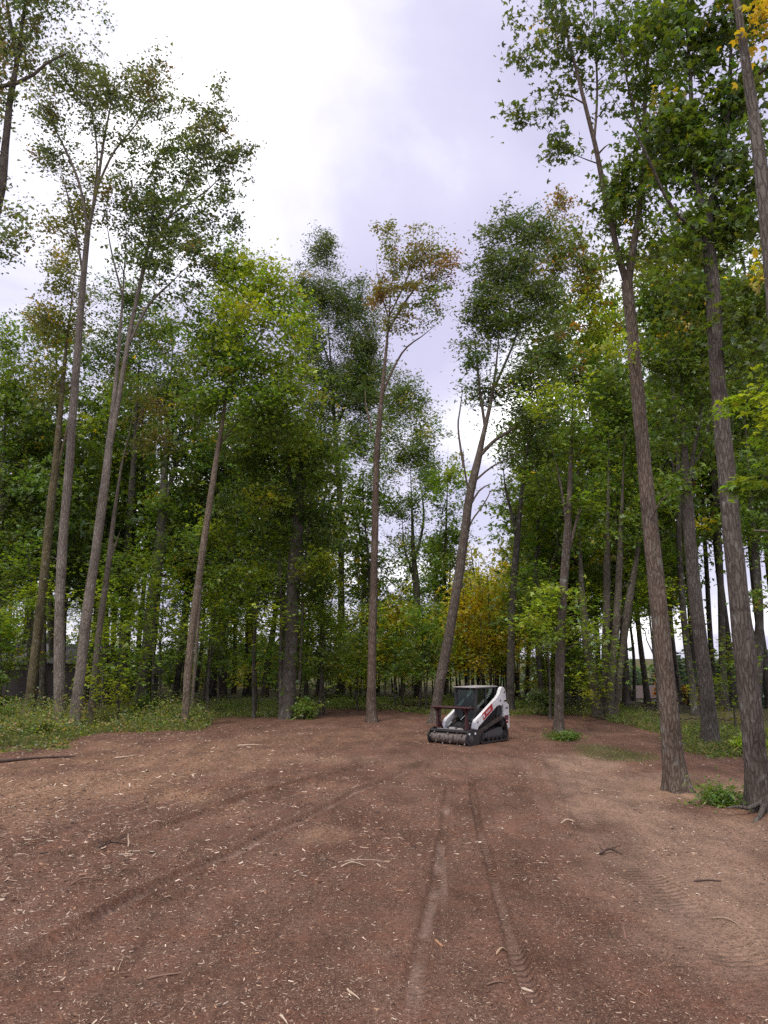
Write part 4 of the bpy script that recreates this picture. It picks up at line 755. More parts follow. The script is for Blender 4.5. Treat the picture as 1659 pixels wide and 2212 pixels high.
# ------------------------------------------------------------------ undergrowth and grass (uncountable)
def in_wood(x, y, pad=0.0): return np.hypot(x, y)-edge_r(x, y) > pad
def undergrowth(name, label, n, bear, depth, cols, hrange, lsize, seed, cat='undergrowth', per=10):
    rng = np.random.default_rng(seed); b = rng.uniform(*bear, n*3); er_ = np.interp(b, EB, ER); r = er_+depth*rng.random(n*3)**1.25-1.2+3.2*(fbm(b*24+5, b*0+seed, 3)-.42)+rng.normal(0, .4, n*3)
    x = np.sin(b)*r; y = np.cos(b)*r; keep = fbm(x*.5, y*.5, 3) > rng.uniform(.28, .6, len(x)); x = x[keep][:n]; y = y[keep][:n]; m = len(x)
    z = terrain(x, y); h = rng.uniform(*hrange, m)*(0.15+2.1*fbm(x*.45+8, y*.45, 3)**1.3*1.5)*sst(-1.5, 2.5, np.hypot(x, y)-edge_r(x, y)+.6); ci = np.repeat(np.arange(m), per); k = len(ci)
    t = rng.random(k); sp_ = rng.normal(0, 1, (k, 2))*(h[ci]*.33+.08)[:, None]
    pos = np.column_stack([x[ci]+sp_[:, 0], y[ci]+sp_[:, 1], z[ci]+h[ci]*t+.02]); base = np.array([GREEN[c] if isinstance(c, str) else c for c in cols])[rng.integers(len(cols), size=m)][ci]
    C = base*np.array([2.0, 1.75, 1.4])*rng.normal(1, .2, (k, 1)).clip(.5, 1.7)*rng.normal(1, .12, m)[ci][:, None].clip(.6, 1.5)
    V, Q_, C = leaf_quads(rng, pos, lsize*rng.normal(1, .25, k).clip(.5, 1.7), C, 'oval', .5)
    o = link(bpy.data.objects.new(name, mesh_np(name, V, Q_, M_LEAF, C, False))); tag(o, label, cat, kind='stuff')
def grass(name, label, pts, hrange, wdt, cols, seed, lean=.5):
    rng = np.random.default_rng(seed); x, y = pts; k = len(x); z = terrain(x, y); h = rng.uniform(*hrange, k); a = rng.random(k)*6.28; l = rng.normal(0, lean, (k, 2))
    d = np.column_stack([np.cos(a), np.sin(a), np.zeros(k)])*wdt; b = np.column_stack([x, y, z-.01]); tp = b+np.column_stack([l*h[:, None], h]); md = b+np.column_stack([l*h[:, None]*.35, h*.6])
    V = np.stack([b-d, b+d, md+d*.8, tp], 1).reshape(-1, 3); base = np.array(cols)[rng.integers(len(cols), size=k)]*rng.normal(1, .22, (k, 1)).clip(.5, 1.6)
    o = link(bpy.data.objects.new(name, mesh_np(name, V, np.arange(len(V)).reshape(-1, 4), M_LEAF, np.repeat(base, 4, 0), False))); tag(o, label, 'grass', kind='stuff')
bl, bm_, br_ = -0.62, -0.115, 0.17
undergrowth('undergrowth', 'tangled green undergrowth beneath the left wood', 3800, (-.62, -.22), 13, ['mid', 'olive', 'maple', 'olive', 'lime', 'mid', 'olive', (.20, .16, .08)], (.35, 1.0), .11, 1)
undergrowth('undergrowth', 'low green weeds along the wood edge in the centre', 2600, (-.23, .18), 11, ['mid', 'lime', 'maple', 'olive', 'mid'], (.15, .5), .10, 2)
undergrowth('undergrowth', 'weeds under the right wood beyond the trunk clump', 1900, (.18, .55), 12, ['mid', 'lime', 'olive', 'maple'], (.10, .40), .09, 3)
rg = np.random.default_rng(31)
def edge_pts(n, b0, b1, dep, pw=1.3):
    b = rg.uniform(b0, b1, n); r = np.interp(b, EB, ER)+dep*rg.random(n)**pw-1.0+2.6*(fbm(b*24+5, b*0+2, 3)-.42)+rg.normal(0, .4, n); x = np.sin(b)*r; y = np.cos(b)*r; k = fbm(x*.6+3, y*.6, 3) > rg.uniform(.2, .6, n); return x[k], y[k]
GC = [(.15, .19, .05), (.21, .23, .06), (.30, .27, .10), (.11, .16, .04)]
grass('grass', 'long grass and stalks along the left wood edge', edge_pts(17000, -.62, -.2, 9), (.06, .34), .010, GC, 41)
grass('grass', 'short bright grass along the centre wood edge', edge_pts(24000, -.24, .2, 8), (.06, .34), .012, [(.24, .29, .07), (.30, .33, .09), (.38, .34, .12), (.18, .24, .06)], 42)
grass('grass', 'tall grass between the leaning grey trunk and the right frame edge', edge_pts(20000, .2, .58, 12, 1.1), (.06, .36), .009, GC+[(.24, .2, .09)], 43)
def disc_pts(n, c, rad): 
    a = rg.random(n)*6.28; r = rad*np.sqrt(rg.random(n)); x = c[0]+np.cos(a)*r; y = c[1]+np.sin(a)*r*1.8; k = fbm(x*1.2+3, y*1.2, 3) > rg.uniform(.3, .6, n); return x[k], y[k]
g1 = G(1325, 1628); grass('grass', 'thin patch of new grass on the soil left of the forked trunk', disc_pts(2600, g1, 1.35), (.03, .10), .006, GC, 44)
g1 = G(1203, 1590); grass('grass', 'grass tuft ring around the low boughed maple foot', disc_pts(900, g1, .6), (.06, .25), .008, GC, 45)

rf = np.random.default_rng(77); nf = 260; bx_ = rf.uniform(-.75, .75, nf); dist_ = rf.uniform(215, 290, nf); fx_ = np.sin(bx_)*dist_; fy_ = np.cos(bx_)*dist_; fz_ = terrain(fx_, fy_)
FP = []; FC = []; FT = Acc()
for k_ in range(nf):
    hh = (3.4-fz_[k_])+rf.uniform(-1.5, 4.5); rw = rf.uniform(2.2, 4.0); m_ = 75; p_ = rf.normal(0, 1, (m_, 3)); p_ /= np.linalg.norm(p_, axis=1)[:, None]; p_ *= (rf.random((m_, 1))**.4)*np.array([rw, rw, hh*.5])
    FP.append(p_+np.array([fx_[k_], fy_[k_], fz_[k_]+hh*.53])); FC.append(np.array(GREEN[['mid', 'oak', 'dark', 'olive', 'maple'][int(rf.integers(5))]])*rf.normal(1.5, .25, (m_, 1)).clip(.8, 2.3)*np.ones((m_, 3)))
    V, Q_ = tube(np.array([[fx_[k_], fy_[k_], fz_[k_]-.3], [fx_[k_]+.1, fy_[k_], fz_[k_]+hh*.7]]), [.22, .1], 6); FT.add(V, Q_, DARK)
FP = np.concatenate(FP); FC = np.concatenate(FC); V, Q_, C = leaf_quads(rf, FP, rf.normal(1.7, .3, len(FP)), FC, 'oval', .4)
fw = link(bpy.data.objects.new('far_wood', mesh_np('far_wood', V, Q_, M_LEAF, C, False))); tag(fw, 'far off line of trees closing the horizon behind the woods', 'wood', kind='stuff')
ft = FT.obj('far_trunks', M_BARK, fw); ft['kind'] = 'stuff'
# ------------------------------------------------------------------ wood chips and mulch (uncountable)
CH = np.array([(.54, .415, .31), (.44, .31, .22), (.30, .18, .125), (.17, .10, .072), (.64, .53, .41), (.34, .19, .12), (.065, .042, .035), (.40, .24, .14)])
def rut_dist(x, y):
    d = np.full(len(x), 9.0)
    for pl, hw in RP:
        p = pl[::4]; dd = dist_poly(x, y, p)[0]-hw; d = np.minimum(d, dd)
    return d
from mathutils.bvhtree import BVHTree
def ground_z(x, y):
    ix = np.clip(np.searchsorted(gx, x)-1, 0, nx-2); iy = np.clip(np.searchsorted(gy, y)-1, 0, ny-2)
    fx = (x-gx[ix])/(gx[ix+1]-gx[ix]); fy = (y-gy[iy])/(gy[iy+1]-gy[iy])
    return (Z[iy, ix]*(1-fx)+Z[iy, ix+1]*fx)*(1-fy)+(Z[iy+1, ix]*(1-fx)+Z[iy+1, ix+1]*fx)*fy
def chips(name, label, n, rlo, rhi, smul, seed, clus=.5, pw=1.0):
    rng = np.random.default_rng(seed); b = rng.uniform(-.66, .62, n); r = rlo*(rhi/rlo)**(rng.random(n)**pw); x = np.sin(b)*r; y = np.cos(b)*r
    left = sst(2.0, -9.0, x)*.26; dn = fbm(x*.8+9, y*.8, 4)+left
    keep = (dn > rng.normal(clus, .085, n)) & (rut_dist(x, y) > rng.uniform(-.25, .12, n)) & (~in_wood(x, y, .8)); x = x[keep]; y = y[keep]; k = len(x)
    ln = smul*(.85+.5*sst(3, -8, x))*np.exp(rng.normal(-3.45, .6, k)).clip(.012, .11); wd = ln*rng.uniform(.08, .26, k); th = wd*rng.uniform(.15, .5, k); az = rng.random(k)*6.28; pt = rng.normal(0, .16, k)
    d = np.column_stack([np.cos(az)*np.cos(pt), np.sin(az)*np.cos(pt), np.sin(pt)]); s = np.column_stack([-np.sin(az), np.cos(az), rng.normal(0, .3, k)]); up = np.array([0, 0, 1.0])
    c = np.column_stack([x, y, ground_z(x, y)+th*.5+np.abs(np.sin(pt))*ln*.3]); L2 = (d*ln[:, None]*.5); W2 = s*wd[:, None]*.5; T = th[:, None]*up; bow = rng.normal(0, .10, k)[:, None]*ln[:, None]*s
    V = np.stack([c-L2*.8-W2, c+L2*.7-W2*.8, c-L2*1.05+T+bow, c+L2+T*.8-bow, c-L2*.7+W2, c+L2*.85+W2], 1).reshape(-1, 3)
    q = np.array([[0, 1, 3, 2], [2, 3, 5, 4]]); Q_ = (np.arange(k)[:, None, None]*6+q[None]).reshape(-1, 4)
    C = CH[rng.choice(len(CH), k, p=[.18, .16, .14, .13, .07, .12, .14, .06])]*rng.normal(1, .15, (k, 1)).clip(.5, 1.5)
    o = link(bpy.data.objects.new(name, mesh_np(name, V, Q_, M_CHIP, np.repeat(C, 6, 0), False))); tag(o, label, 'wood chips', kind='stuff')
chips('wood_chips', 'fine pale wood chips strewn over the near soil', 82000, 7.0, 24, .60, 51, .385)
chips('wood_chips', 'coarse splintered mulch scattered over the far soil', 48000, 12, 40, 1.2, 52, .37, .72)

# ------------------------------------------------------------------ fallen sticks and branches, each its own thing
def stick(label, pts, wdt, col, name='broken_stick', lift=.0, tip=.4, cat='stick', group='sticks lying on the soil', extra=()):
    """pts: survey points on the soil, optional height above it"""
    W = []
    for q in pts:
        g = G(q[0], q[1]); g[2] = float(ground_z(np.array([g[0]]), np.array([g[1]]))[0])+wdt*.35+(q[2] if len(q) > 2 else 0.0); W.append(g)
    W = np.array(W); o0 = W.mean(0).copy(); o0[2] = W[:, 2].min(); A = Acc(); rng = np.random.default_rng(int(abs(pts[0][0])*7+pts[0][1]))
    p, r = densify(W-o0, np.linspace(wdt/2, wdt/2*tip, len(W)), max(.03, np.linalg.norm(W[-1]-W[0])/12), rng, .25); r = r*rng.uniform(.8, 1.2, len(r)); r[-1] *= .35; r[0] *= .5
    V, Q_ = tube(p, r, 6, lambda K, th: 1+.25*np.sin(2*th+.7)[None]*np.ones((K, 1))); A.add(V, Q_, col)
    for (i, ex) in extra:
        a = p[int(i*(len(p)-1))]; q = branch_path(rng, a, a+np.array(ex), .1, 6, .15); V, Q_ = tube(q, np.linspace(wdt*.3, wdt*.12, 6), 5); A.add(V, Q_, np.array(col)*.95)
    o = A.obj(name, M_CHIP); o.location = o0; tag(o, label, cat, group); return o
PALE = (.50, .38, .27); BRN = (.20, .125, .09); DKB = (.10, .068, .055)
stick('dark stick lying in the left foreground near the bottom', [(318, 2116), (350, 2110), (392, 2104)], .030, (.24, .15, .11))
stick('pale tapered splinter at the bottom centre foreground', [(750, 2138), (764, 2150), (778, 2162)], .032, PALE)
stick('pale flat splinter at the very bottom edge', [(606, 2196), (616, 2206), (622, 2216)], .030, (.58, .47, .36))
stick('upright pale splinter stuck in the soil at left', [(276, 1830), (276, 1829, .10), (275, 1828, .22)], .035, PALE)
stick('forked dark root piece lying beside the upright splinter', [(200, 1832), (240, 1826, .05), (290, 1828)], .045, DKB, extra=[(.3, (-.25, .1, .12)), (.6, (.2, .2, .15)), (.45, (-.1, -.3, .06))])
stick('long dark branch on the mulch at the left frame edge', [(-20, 1650), (50, 1643), (110, 1638), (165, 1636)], .11, DKB, name='fallen_branch')
stick('thin pale branch on the mulch below the twin trunks', [(248, 1639), (275, 1636), (298, 1632)], .07, PALE)
stick('pale stick in front of the tan leaning trunk', [(512, 1612), (545, 1610), (565, 1611)], .07, PALE)
stick('upright dark splinter standing in the soil at right foreground', [(1352, 2032), (1350, 2030, .07), (1347, 2028, .15)], .028, (.30, .17, .12))
stick('pale chip resting on the right track mark', [(1126, 2124), (1140, 2127), (1152, 2131)], .034, (.62, .50, .38), tip=.8)
stick('dark bent stick left of the right track mark', [(1050, 2130), (1075, 2125, .012), (1098, 2130)], .026, BRN)
stick('curved pale twig in the right foreground', [(1540, 1982), (1565, 1988, .02), (1590, 1998), (1606, 2012)], .022, (.40, .30, .21))
stick('tan chip lying between the two track marks', [(940, 2038), (948, 2040), (957, 2043)], .040, (.42, .24, .14), tip=.8)
stick('small tan splinter beside the right track mark', [(1072, 2066), (1085, 2058, .02), (1096, 2050)], .028, (.45, .31, .2))
stick('wide bark piece lying on the soil right of centre', [(1210, 1779), (1225, 1776), (1243, 1778)], .045, (.46, .34, .24), name='bark_piece', tip=.8)
stick('thin straight twig near the bottom left', [(255, 2098), (262, 2080), (268, 2062)], .014, (.44, .32, .22))
stick('dark stick in the soil right of the upright splinter', [(1500, 1906), (1530, 1903), (1560, 1905)], .035, DKB)
stick('long thin pale twig in the centre left of the tracks', [(742, 1862), (780, 1858), (826, 1860)], .022, PALE)
stick('bent pale stick pair in the centre foreground', [(735, 1874), (760, 1868, .03), (790, 1872)], .028, PALE, extra=[(.5, (.15, .1, .08))])
stick('dark curled bark strip at lower left', [(150, 1915), (180, 1905, .04), (225, 1902)], .03, BRN, name='bark_piece')
stick('dark clump of roots on the tan soil right of the tracks', [(1295, 1845), (1320, 1838, .05), (1345, 1843)], .05, DKB, extra=[(.3, (-.1, .1, .1)), (.7, (.15, -.05, .08))])
stick('brown splinter near the bottom right corner', [(1375, 2140), (1392, 2150), (1408, 2158)], .02, (.30, .18, .12))
def brush(label, base, n, spread, lmax, seed, col=DKB):
    rng = np.random.default_rng(seed); g = G(*base); r = empty('brush_pile', g)
    for k in range(n):
        a = np.array([rng.normal(0, spread), rng.normal(0, spread*.35), rng.uniform(.03, .25)]); az = rng.choice([0, math.pi])+rng.normal(0, .45); l = lmax*rng.uniform(.45, 1)
        b = a+np.array([math.cos(az)*l, math.sin(az)*l, rng.uniform(-.02, .35)*l*.5]); a[2] = max(a[2], .03); b[2] = max(b[2], .03); A = Acc(); p = branch_path(rng, a, b, .08, 9, .05); w0 = rng.uniform(.02, .055)
        V, Q_ = tube(p, np.linspace(w0, w0*.3, 9), 6); A.add(V, Q_, np.array(col)*rng.uniform(.7, 1.5))
        for q in range(3):
            i = int(rng.integers(2, 8)); e = p[i]+rng.normal(0, .28, 3)*np.array([1, 1, .6]); e[2] = max(e[2], .03); V, Q_ = tube(branch_path(rng, p[i], e, .1, 5), np.linspace(w0*.4, w0*.12, 5), 4); A.add(V, Q_, np.array(col)*.9)
        A.obj('branch', M_BARK, r)
    tag(r, label, 'brush pile', 'piles of cut branches')
brush('pile of cut dark branches in the weeds left of the machine', (905, 1533), 12, 1.3, 2.6, 1)
brush('low brush pile at the foot of the grey trunk clump', (1300, 1535), 14, 1.8, 2.2, 2)
brush('scatter of cut branches beyond the big forked trunk', (1470, 1560), 7, 1.6, 1.8, 3)
brush('small dark heap of branches behind the broad grey trunk', (760, 1512), 9, 2.0, 2.0, 4)

# ------------------------------------------------------------------ solid modelling kit
def bm_obj(name, bm, mat, parent=None, bevel=0.0, smooth=False):
    if bevel > 0: bmesh.ops.bevel(bm, geom=[e for e in bm.edges if e.calc_face_angle(0) > .5], offset=bevel, segments=2, affect='EDGES', clamp_overlap=True)
    bmesh.ops.recalc_face_normals(bm, faces=bm.faces); me = bpy.data.meshes.new(name); bm.to_mesh(me); bm.free(); me.materials.append(mat)
    if smooth: me.polygons.foreach_set('use_smooth', [True]*len(me.polygons))
    return link(bpy.data.objects.new(name, me), parent)
def bbox(bm, x0, x1, y0, y1, z0, z1, rot=None):
    v = [bm.verts.new((x, y, z)) for x in (x0, x1) for y in (y0, y1) for z in (z0, z1)]
    for f in ((0, 1, 3, 2), (4, 6, 7, 5), (0, 4, 5, 1), (2, 3, 7, 6), (0, 2, 6, 4), (1, 5, 7, 3)): bm.faces.new([v[i] for i in f])
    if rot is not None:
        c = Vector(((x0+x1)/2, (y0+y1)/2, (z0+z1)/2))
        for q in v: q.co = rot @ (q.co-c)+c
    return v
def prism(bm, prof, y0, y1):
    a = [bm.verts.new((x, y0, z)) for x, z in prof]; b = [bm.verts.new((x, y1, z)) for x, z in prof]; n = len(prof)
    bm.faces.new(a); bm.faces.new(b[::-1])
    for i in range(n): bm.faces.new((a[i], b[i], b[(i+1) % n], a[(i+1) % n]))
def bar(bm, a, b, r, seg=8):
    a = Vector(a); b = Vector(b); d = b-a; m = Matrix.Translation((a+b)/2) @ d.to_track_quat('Z', 'Y').to_matrix().to_4x4()
    bmesh.ops.create_cone(bm, cap_ends=True, segments=seg, radius1=r, radius2=r, depth=d.length, matrix=m)
def cyl_y(bm, x, z, y0, y1, r, seg=20): bar(bm, (x, y0, z), (x, y1, z), r, seg)
def B(): return bmesh.new()

# ------------------------------------------------------------------ tracked loader with mulching head
W_ = plain('white_enamel', (.78, .78, .76), .38, dirt=.34, scale=2.2); K_ = plain('black_enamel', (.018, .018, .019), .5, dirt=.30, dirtcol=(.06, .04, .032)); RB = plain('track_rubber', (.022, .020, .019), .85, dirt=.75, dirtcol=(.085, .052, .042))
MR = plain('maroon_enamel', (.050, .012, .013), .55, dirt=.35, dirtcol=(.05, .03, .028)); ST = plain('worn_steel', (.20, .172, .155), .5, .5, dirt=.5, dirtcol=(.11, .07, .055)); RD = plain('red_decal', (.42, .02, .025), .4, dirt=.1)
DG = plain('dark_grey_enamel', (.06, .062, .065), .5, dirt=.35); LG = plain('dusty_deck', (.36, .345, .33), .75, dirt=.4, dirtcol=(.16, .10, .075)); GL = glass_mat(); WT = plain('white_print', (.85, .85, .85), .5, dirt=.08); SE = plain('seat_vinyl', (.035, .035, .037), .6, dirt=.1); HG = plain('light_grey_plastic', (.5, .5, .5), .5, dirt=.1)
MT = plain('maroon_decal', (.13, .03, .035), .45, dirt=.15); CR = plain('chrome_rod', (.6, .6, .6), .2, .9, dirt=.1)
mg = G(1027, 1601); m_z = float(terrain(mg[0], mg[1]))
SK = empty('tracked_loader', (mg[0], mg[1], m_z-.015), R(231)); SK.scale = (1.08, 1.08, 1.08)
tag(SK, 'white and black tracked loader with a maroon framed mulching head', 'loader')
def hull(circs, n=28):
    pts = [(cx+r*math.cos(a), cz+r*math.sin(a)) for cx, cz, r in circs for a in np.arange(n)*2*math.pi/n]; pts = sorted(set(pts))
    def half(ps):
        h = []
        for p in ps:
            while len(h) > 1 and (h[-1][0]-h[-2][0])*(p[1]-h[-2][1])-(h[-1][1]-h[-2][1])*(p[0]-h[-2][0]) <= 0: h.pop()
            h.append(p)
        return h
    a = half(pts); b = half(pts[::-1]); return a[:-1]+b[:-1]
CI = [(.80, .25, .205), (-.80, .22, .175), (-.66, .66, .175)]
for sgn in (1, -1):
    y0, y1 = (.46, .86) if sgn > 0 else (-.86, -.46); bm = B(); ho = hull([(a, b, r+.025) for a, b, r in CI]); hi = hull([(a, b, r-.012) for a, b, r in CI]); 
    def resamp(h, n=120):
        h = np.array(h+[h[0]]); s = np.concatenate([[0], np.cumsum(np.hypot(*np.diff(h, axis=0).T))]); t = np.linspace(0, s[-1], n, endpoint=False); return np.column_stack([np.interp(t, s, h[:, 0]), np.interp(t, s, h[:, 1])]), s[-1]
    po, per = resamp(ho); pi_, _ = resamp(hi)
    # align inner ring to outer by nearest start
    vo = [[bm.verts.new((p[0], y, p[1])) for y in (y0, y1)] for p in po]; ce = po.mean(0)
    vi = []
    for i, p in enumerate(po):
        t = po[(i+1) % 120]-po[i-1]; nrm = np.array([-t[1], t[0]])/np.hypot(*t); q = p+nrm*.04; vi.append([bm.verts.new((q[0], y, q[1])) for y in (y0, y1)])
    for i in range(120):
        j = (i+1) % 120
        bm.faces.new((vo[i][0], vo[j][0], vo[j][1], vo[i][1])); bm.faces.new((vi[i][0], vi[i][1], vi[j][1], vi[j][0]))
        bm.faces.new((vo[i][0], vi[i][0], vi[j][0], vo[j][0])); bm.faces.new((vo[i][1], vo[j][1], vi[j][1], vi[i][1]))
    nl = int(per/.105)
    for q in range(nl):
        f = q/nl*120; i = int(f); p = po[i]; t = po[(i+1) % 120]-po[i-1]; t = t/np.hypot(*t); nrm = np.array([t[1], -t[0]]); hw = .026
        for (ya, yb) in ((y0+.005, (y0+y1)/2-.012), ((y0+y1)/2+.012, y1-.005)):
            vs = []
            for y in (ya, yb):
                for (a, hgt) in ((-hw, -.004), (hw, -.004), (hw*.7, .032), (-hw*.7, .032)): c = p+t*a+nrm*hgt; vs.append(bm.verts.new((c[0], y, c[1])))
            for fc in ((0, 1, 2, 3), (4, 7, 6, 5), (0, 4, 5, 1), (1, 5, 6, 2), (2, 6, 7, 3), (3, 7, 4, 0)): bm.faces.new([vs[k] for k in fc])
    belt = bm_obj('track', bm, RB, SK)
    for o in (belt,): o.location.z = .03
    bm = B(); prism(bm, [(.72, .20), (.72, .34), (.2, .44), (-.5, .52), (-.62, .5), (-.72, .30), (-.72, .18)], y0+.08*(1 if sgn > 0 else 1), y1-.07); bm_obj('track_frame', bm, DG, belt, .015)
    for xx in (-.5, -.2, .1, .4): bm = B(); cyl_y(bm, xx, .145, y0+.05, y1-.03, .095, 18); cyl_y(bm, xx, .145, y1-.03, y1-.01, .045, 12); bm_obj('roller', bm, K_, belt, .008)
    for (xx, zz, rr_, nm) in ((.80, .25, .185, 'idler_wheel'), (-.80, .22, .155, 'idler_wheel'), (-.66, .66, .155, 'drive_sprocket')):
        bm = B(); cyl_y(bm, xx, zz, y0+.05, y1-.05, rr_, 24); cyl_y(bm, xx, zz, y1-.05, y1-.02, rr_*.55, 16)
        for a in np.arange(6)*math.pi/3: cyl_y(bm, xx+math.cos(a)*rr_*.72, zz+math.sin(a)*rr_*.72, y1-.05, y1-.035, rr_*.14, 8)
        bm_obj(nm, bm, K_, belt, .006)
bm = B(); prism(bm, [(-1.12, .30), (.72, .24), (.95, .42), (.92, .62), (.55, .80), (.40, .98), (-1.12, 1.0)], -.45, .45); bm_obj('chassis', bm, K_, SK, .02)
# engine bay and tailgate
bm = B(); prism(bm, [(-1.16, .48), (-1.05, .48), (-1.05, 1.42), (-1.30, 1.42), (-1.48, 1.30), (-1.50, .46), (-1.32, .40)], -.62, .62); tg = bm_obj('tailgate', bm, W_, SK, .03)
bm = B(); bbox(bm, -1.43, -1.12, .621, .625, .74, .92); bm_obj('graphic_band', bm, MT, tg)
bm = B(); bbox(bm, -1.40, -1.18, .621, .626, .62, .71); bm_obj('graphic_band', bm, RD, tg)
bm = B(); bbox(bm, -1.42, -1.22, .621, .625, 1.16, 1.21); bm_obj('number_plate', bm, DG, tg)
bm = B(); prism(bm, [(-1.05, .95), (-.6, .95), (-.6, 1.25), (-.72, 1.4), (-1.05, 1.42)], -.50, .50); bm_obj('engine_cover', bm, K_, SK, .02)
for sgn in (1, -1):
    ya, yb = (.47, .56) if sgn > 0 else (-.56, -.47)
    bm = B(); prism(bm, [(-1.15, .95), (-.75, .95), (-.80, 1.30), (-.92, 1.62), (-1.0, 1.86), (-1.14, 1.86), (-1.20, 1.5)], ya, yb); bm_obj('arm_tower', bm, K_, SK, .015)
# cab
CAB = B(); bbox(CAB, -.80, .66, -.47, .47, 1.965, 1.995); roofu = bm_obj('cab', CAB, K_, SK, .008)
bm = B(); prism(bm, [(-.86, 1.998), (.72, 1.998), (.75, 2.01), (.70, 2.022), (-.84, 2.034), (-.88, 2.015)], -.50, .50); bm_obj('roof', bm, LG, roofu, .006)
for y in (-.45, .45):
    bm = B(); prism(bm, [(.60, .98), (.67, .98), (.62, 1.965), (.53, 1.965)], y-.03, y+.03); bm_obj('post', bm, K_, roofu, .01)
    bm = B(); prism(bm, [(-.78, .98), (-.68, .98), (-.68, 1.965), (-.78, 1.965)], y-.03, y+.03); bm_obj('post', bm, K_, roofu, .01)
    bm = B(); prism(bm, [(-.08, 1.0), (0, 1.0), (-.02, 1.965), (-.10, 1.965)], y-.025, y+.025); bm_obj('post', bm, K_, roofu, .008)
    bm = B(); bbox(bm, -.70, .62, y-.028, y+.028, .95, 1.24); bm_obj('side_panel', bm, K_, roofu, .01)
    bm = B(); prism(bm, [(-.68, 1.24), (-.08, 1.24), (-.10, 1.94), (-.68, 1.94)], y-.006, y+.006); bm_obj('side_window', bm, GL, roofu)
    bm = B(); prism(bm, [(0, 1.24), (.59, 1.24), (.55, 1.94), (-.02, 1.94)], y-.006, y+.006); bm_obj('side_window', bm, GL, roofu)
bm = B(); prism(bm, [(.66, .72), (.672, .72), (.585, 1.94), (.573, 1.94)], -.41, .41); bm_obj('front_window', bm, GL, roofu)
for (a, b) in (((.67, -.40, .70), (.585, -.40, 1.95)), ((.67, .40, .70), (.585, .40, 1.95)), ((.675, -.40, .70), (.675, .40, .70)), ((.588, -.40, 1.93), (.588, .40, 1.93))): bm = B(); bar(bm, a, b, .022, 8); bm_obj('door_frame', bm, K_, roofu)
bm = B(); bar(bm, (.66, -.05, .95), (.63, .22, 1.32), .012, 6); bar(bm, (.67, -.2, .82), (.67, -.05, .95), .012, 6); bm_obj('wiper', bm, HG, roofu)
bm = B(); bbox(bm, -.74, -.73, -.40, .40, 1.42, 1.94); bm_obj('rear_window', bm, GL, roofu)
bm = B(); bbox(bm, -.45, .10, -.24, .24, 1.02, 1.16); bm2 = bbox(bm, -.52, -.38, -.23, .23, 1.14, 1.66, Matrix.Rotation(R(-8), 3, 'Y')); st = bm_obj('seat', bm, SE, SK, .04)
bm = B(); bbox(bm, -.55, -.45, -.13, .13, 1.66, 1.84); bm_obj('headrest', bm, HG, st, .04)
for y in (-.3, .3): bm = B(); bbox(bm, -.35, .2, y-.05, y+.05, 1.15, 1.24); bar(bm, (.15, y, 1.22), (.2, y, 1.42), .018); bbox(bm, .17, .24, y-.03, y+.03, 1.40, 1.50); bm_obj('control_lever', bm, SE, st, .01)
# lift arms
AP = [(-1.16, 1.50), (-1.13, 1.80), (-1.02, 1.97), (-.90, 2.00), (-.80, 1.95), (-.66, 1.74), (-.50, 1.62), (.20, 1.27), (.85, .95), (1.02, .88), (1.12, .76), (1.20, .50), (1.22, .36), (1.06, .34), (.98, .50), (.86, .64), (.70, .72), (.10, 1.02), (-.46, 1.30), (-.66, 1.34), (-.80, 1.30), (-.90, 1.36), (-1.0, 1.50)]
for sgn in (1, -1):
    ya, yb = (.57, .70) if sgn > 0 else (-.70, -.57); bm = B(); prism(bm, AP, ya, yb); arm = bm_obj('lift_arm', bm, W_, SK, .022)
    for (xx, zz, r) in ((-1.03, 1.80, .045), (1.13, .46, .05), (-.72, 1.50, .04), (.92, .80, .035)): bm = B(); cyl_y(bm, xx, zz, (yb-.005 if sgn > 0 else ya-.02), (yb+.02 if sgn > 0 else ya+.005), r, 14); bm_obj('pin', bm, ST, arm, .005)
    bm = B(); bar(bm, (-.55, sgn*.62, .90), (-.66, sgn*.62, 1.36), .045, 12); cyo = bm_obj('lift_cylinder', bm, K_, SK); bm = B(); bar(bm, (-.66, sgn*.62, 1.36), (-.70, sgn*.62, 1.48), .026, 10); bm_obj('rod', bm, CR, cyo)
    bm = B(); bar(bm, (.62, sgn*.40, .95), (.95, sgn*.40, .78), .045, 12); cyo = bm_obj('tilt_cylinder', bm, K_, SK); bm = B(); bar(bm, (.95, sgn*.40, .78), (1.20, sgn*.40, .64), .024, 10); bm_obj('rod', bm, CR, cyo)
    if sgn > 0: LARM = arm
# red plate with white lettering along the arm
sl = math.atan2(1.27-.95, .20-.85); cxp, czp = .22, 1.13
ux, uz = -math.cos(R(26.5)), math.sin(R(26.5))      # direction of reading: towards the rear, rising
def plate(l, h, y0, y1, sk=0.0, ox=0.0, oz=0.0):
    bm = B(); vs = []
    for y in (y0, y1):
        for (a, b) in ((-l/2-sk, -h/2), (l/2-sk, -h/2), (l/2+sk, h/2), (-l/2+sk, h/2)): a += ox; b += oz; vs.append(bm.verts.new((cxp+ux*a+uz*b*1.0, y, czp+uz*a-ux*b)))
    for fc in ((0, 1, 2, 3), (4, 7, 6, 5), (0, 4, 5, 1), (1, 5, 6, 2), (2, 6, 7, 3), (3, 7, 4, 0)): bm.faces.new([vs[k] for k in fc])
    return bm
bm_obj('name_plate', plate(.78, .25, .7015, .706, .02), RD, LARM)
fc = bpy.data.curves.new('lettering', 'FONT'); fc.body = 'Bobcat'; fc.size = .115; fc.align_x = 'CENTER'; fc.align_y = 'CENTER'; fc.extrude = .0015; fc.offset = .001
fo = bpy.data.objects.new('tmp', fc); COL.objects.link(fo); bpy.context.view_layer.update()
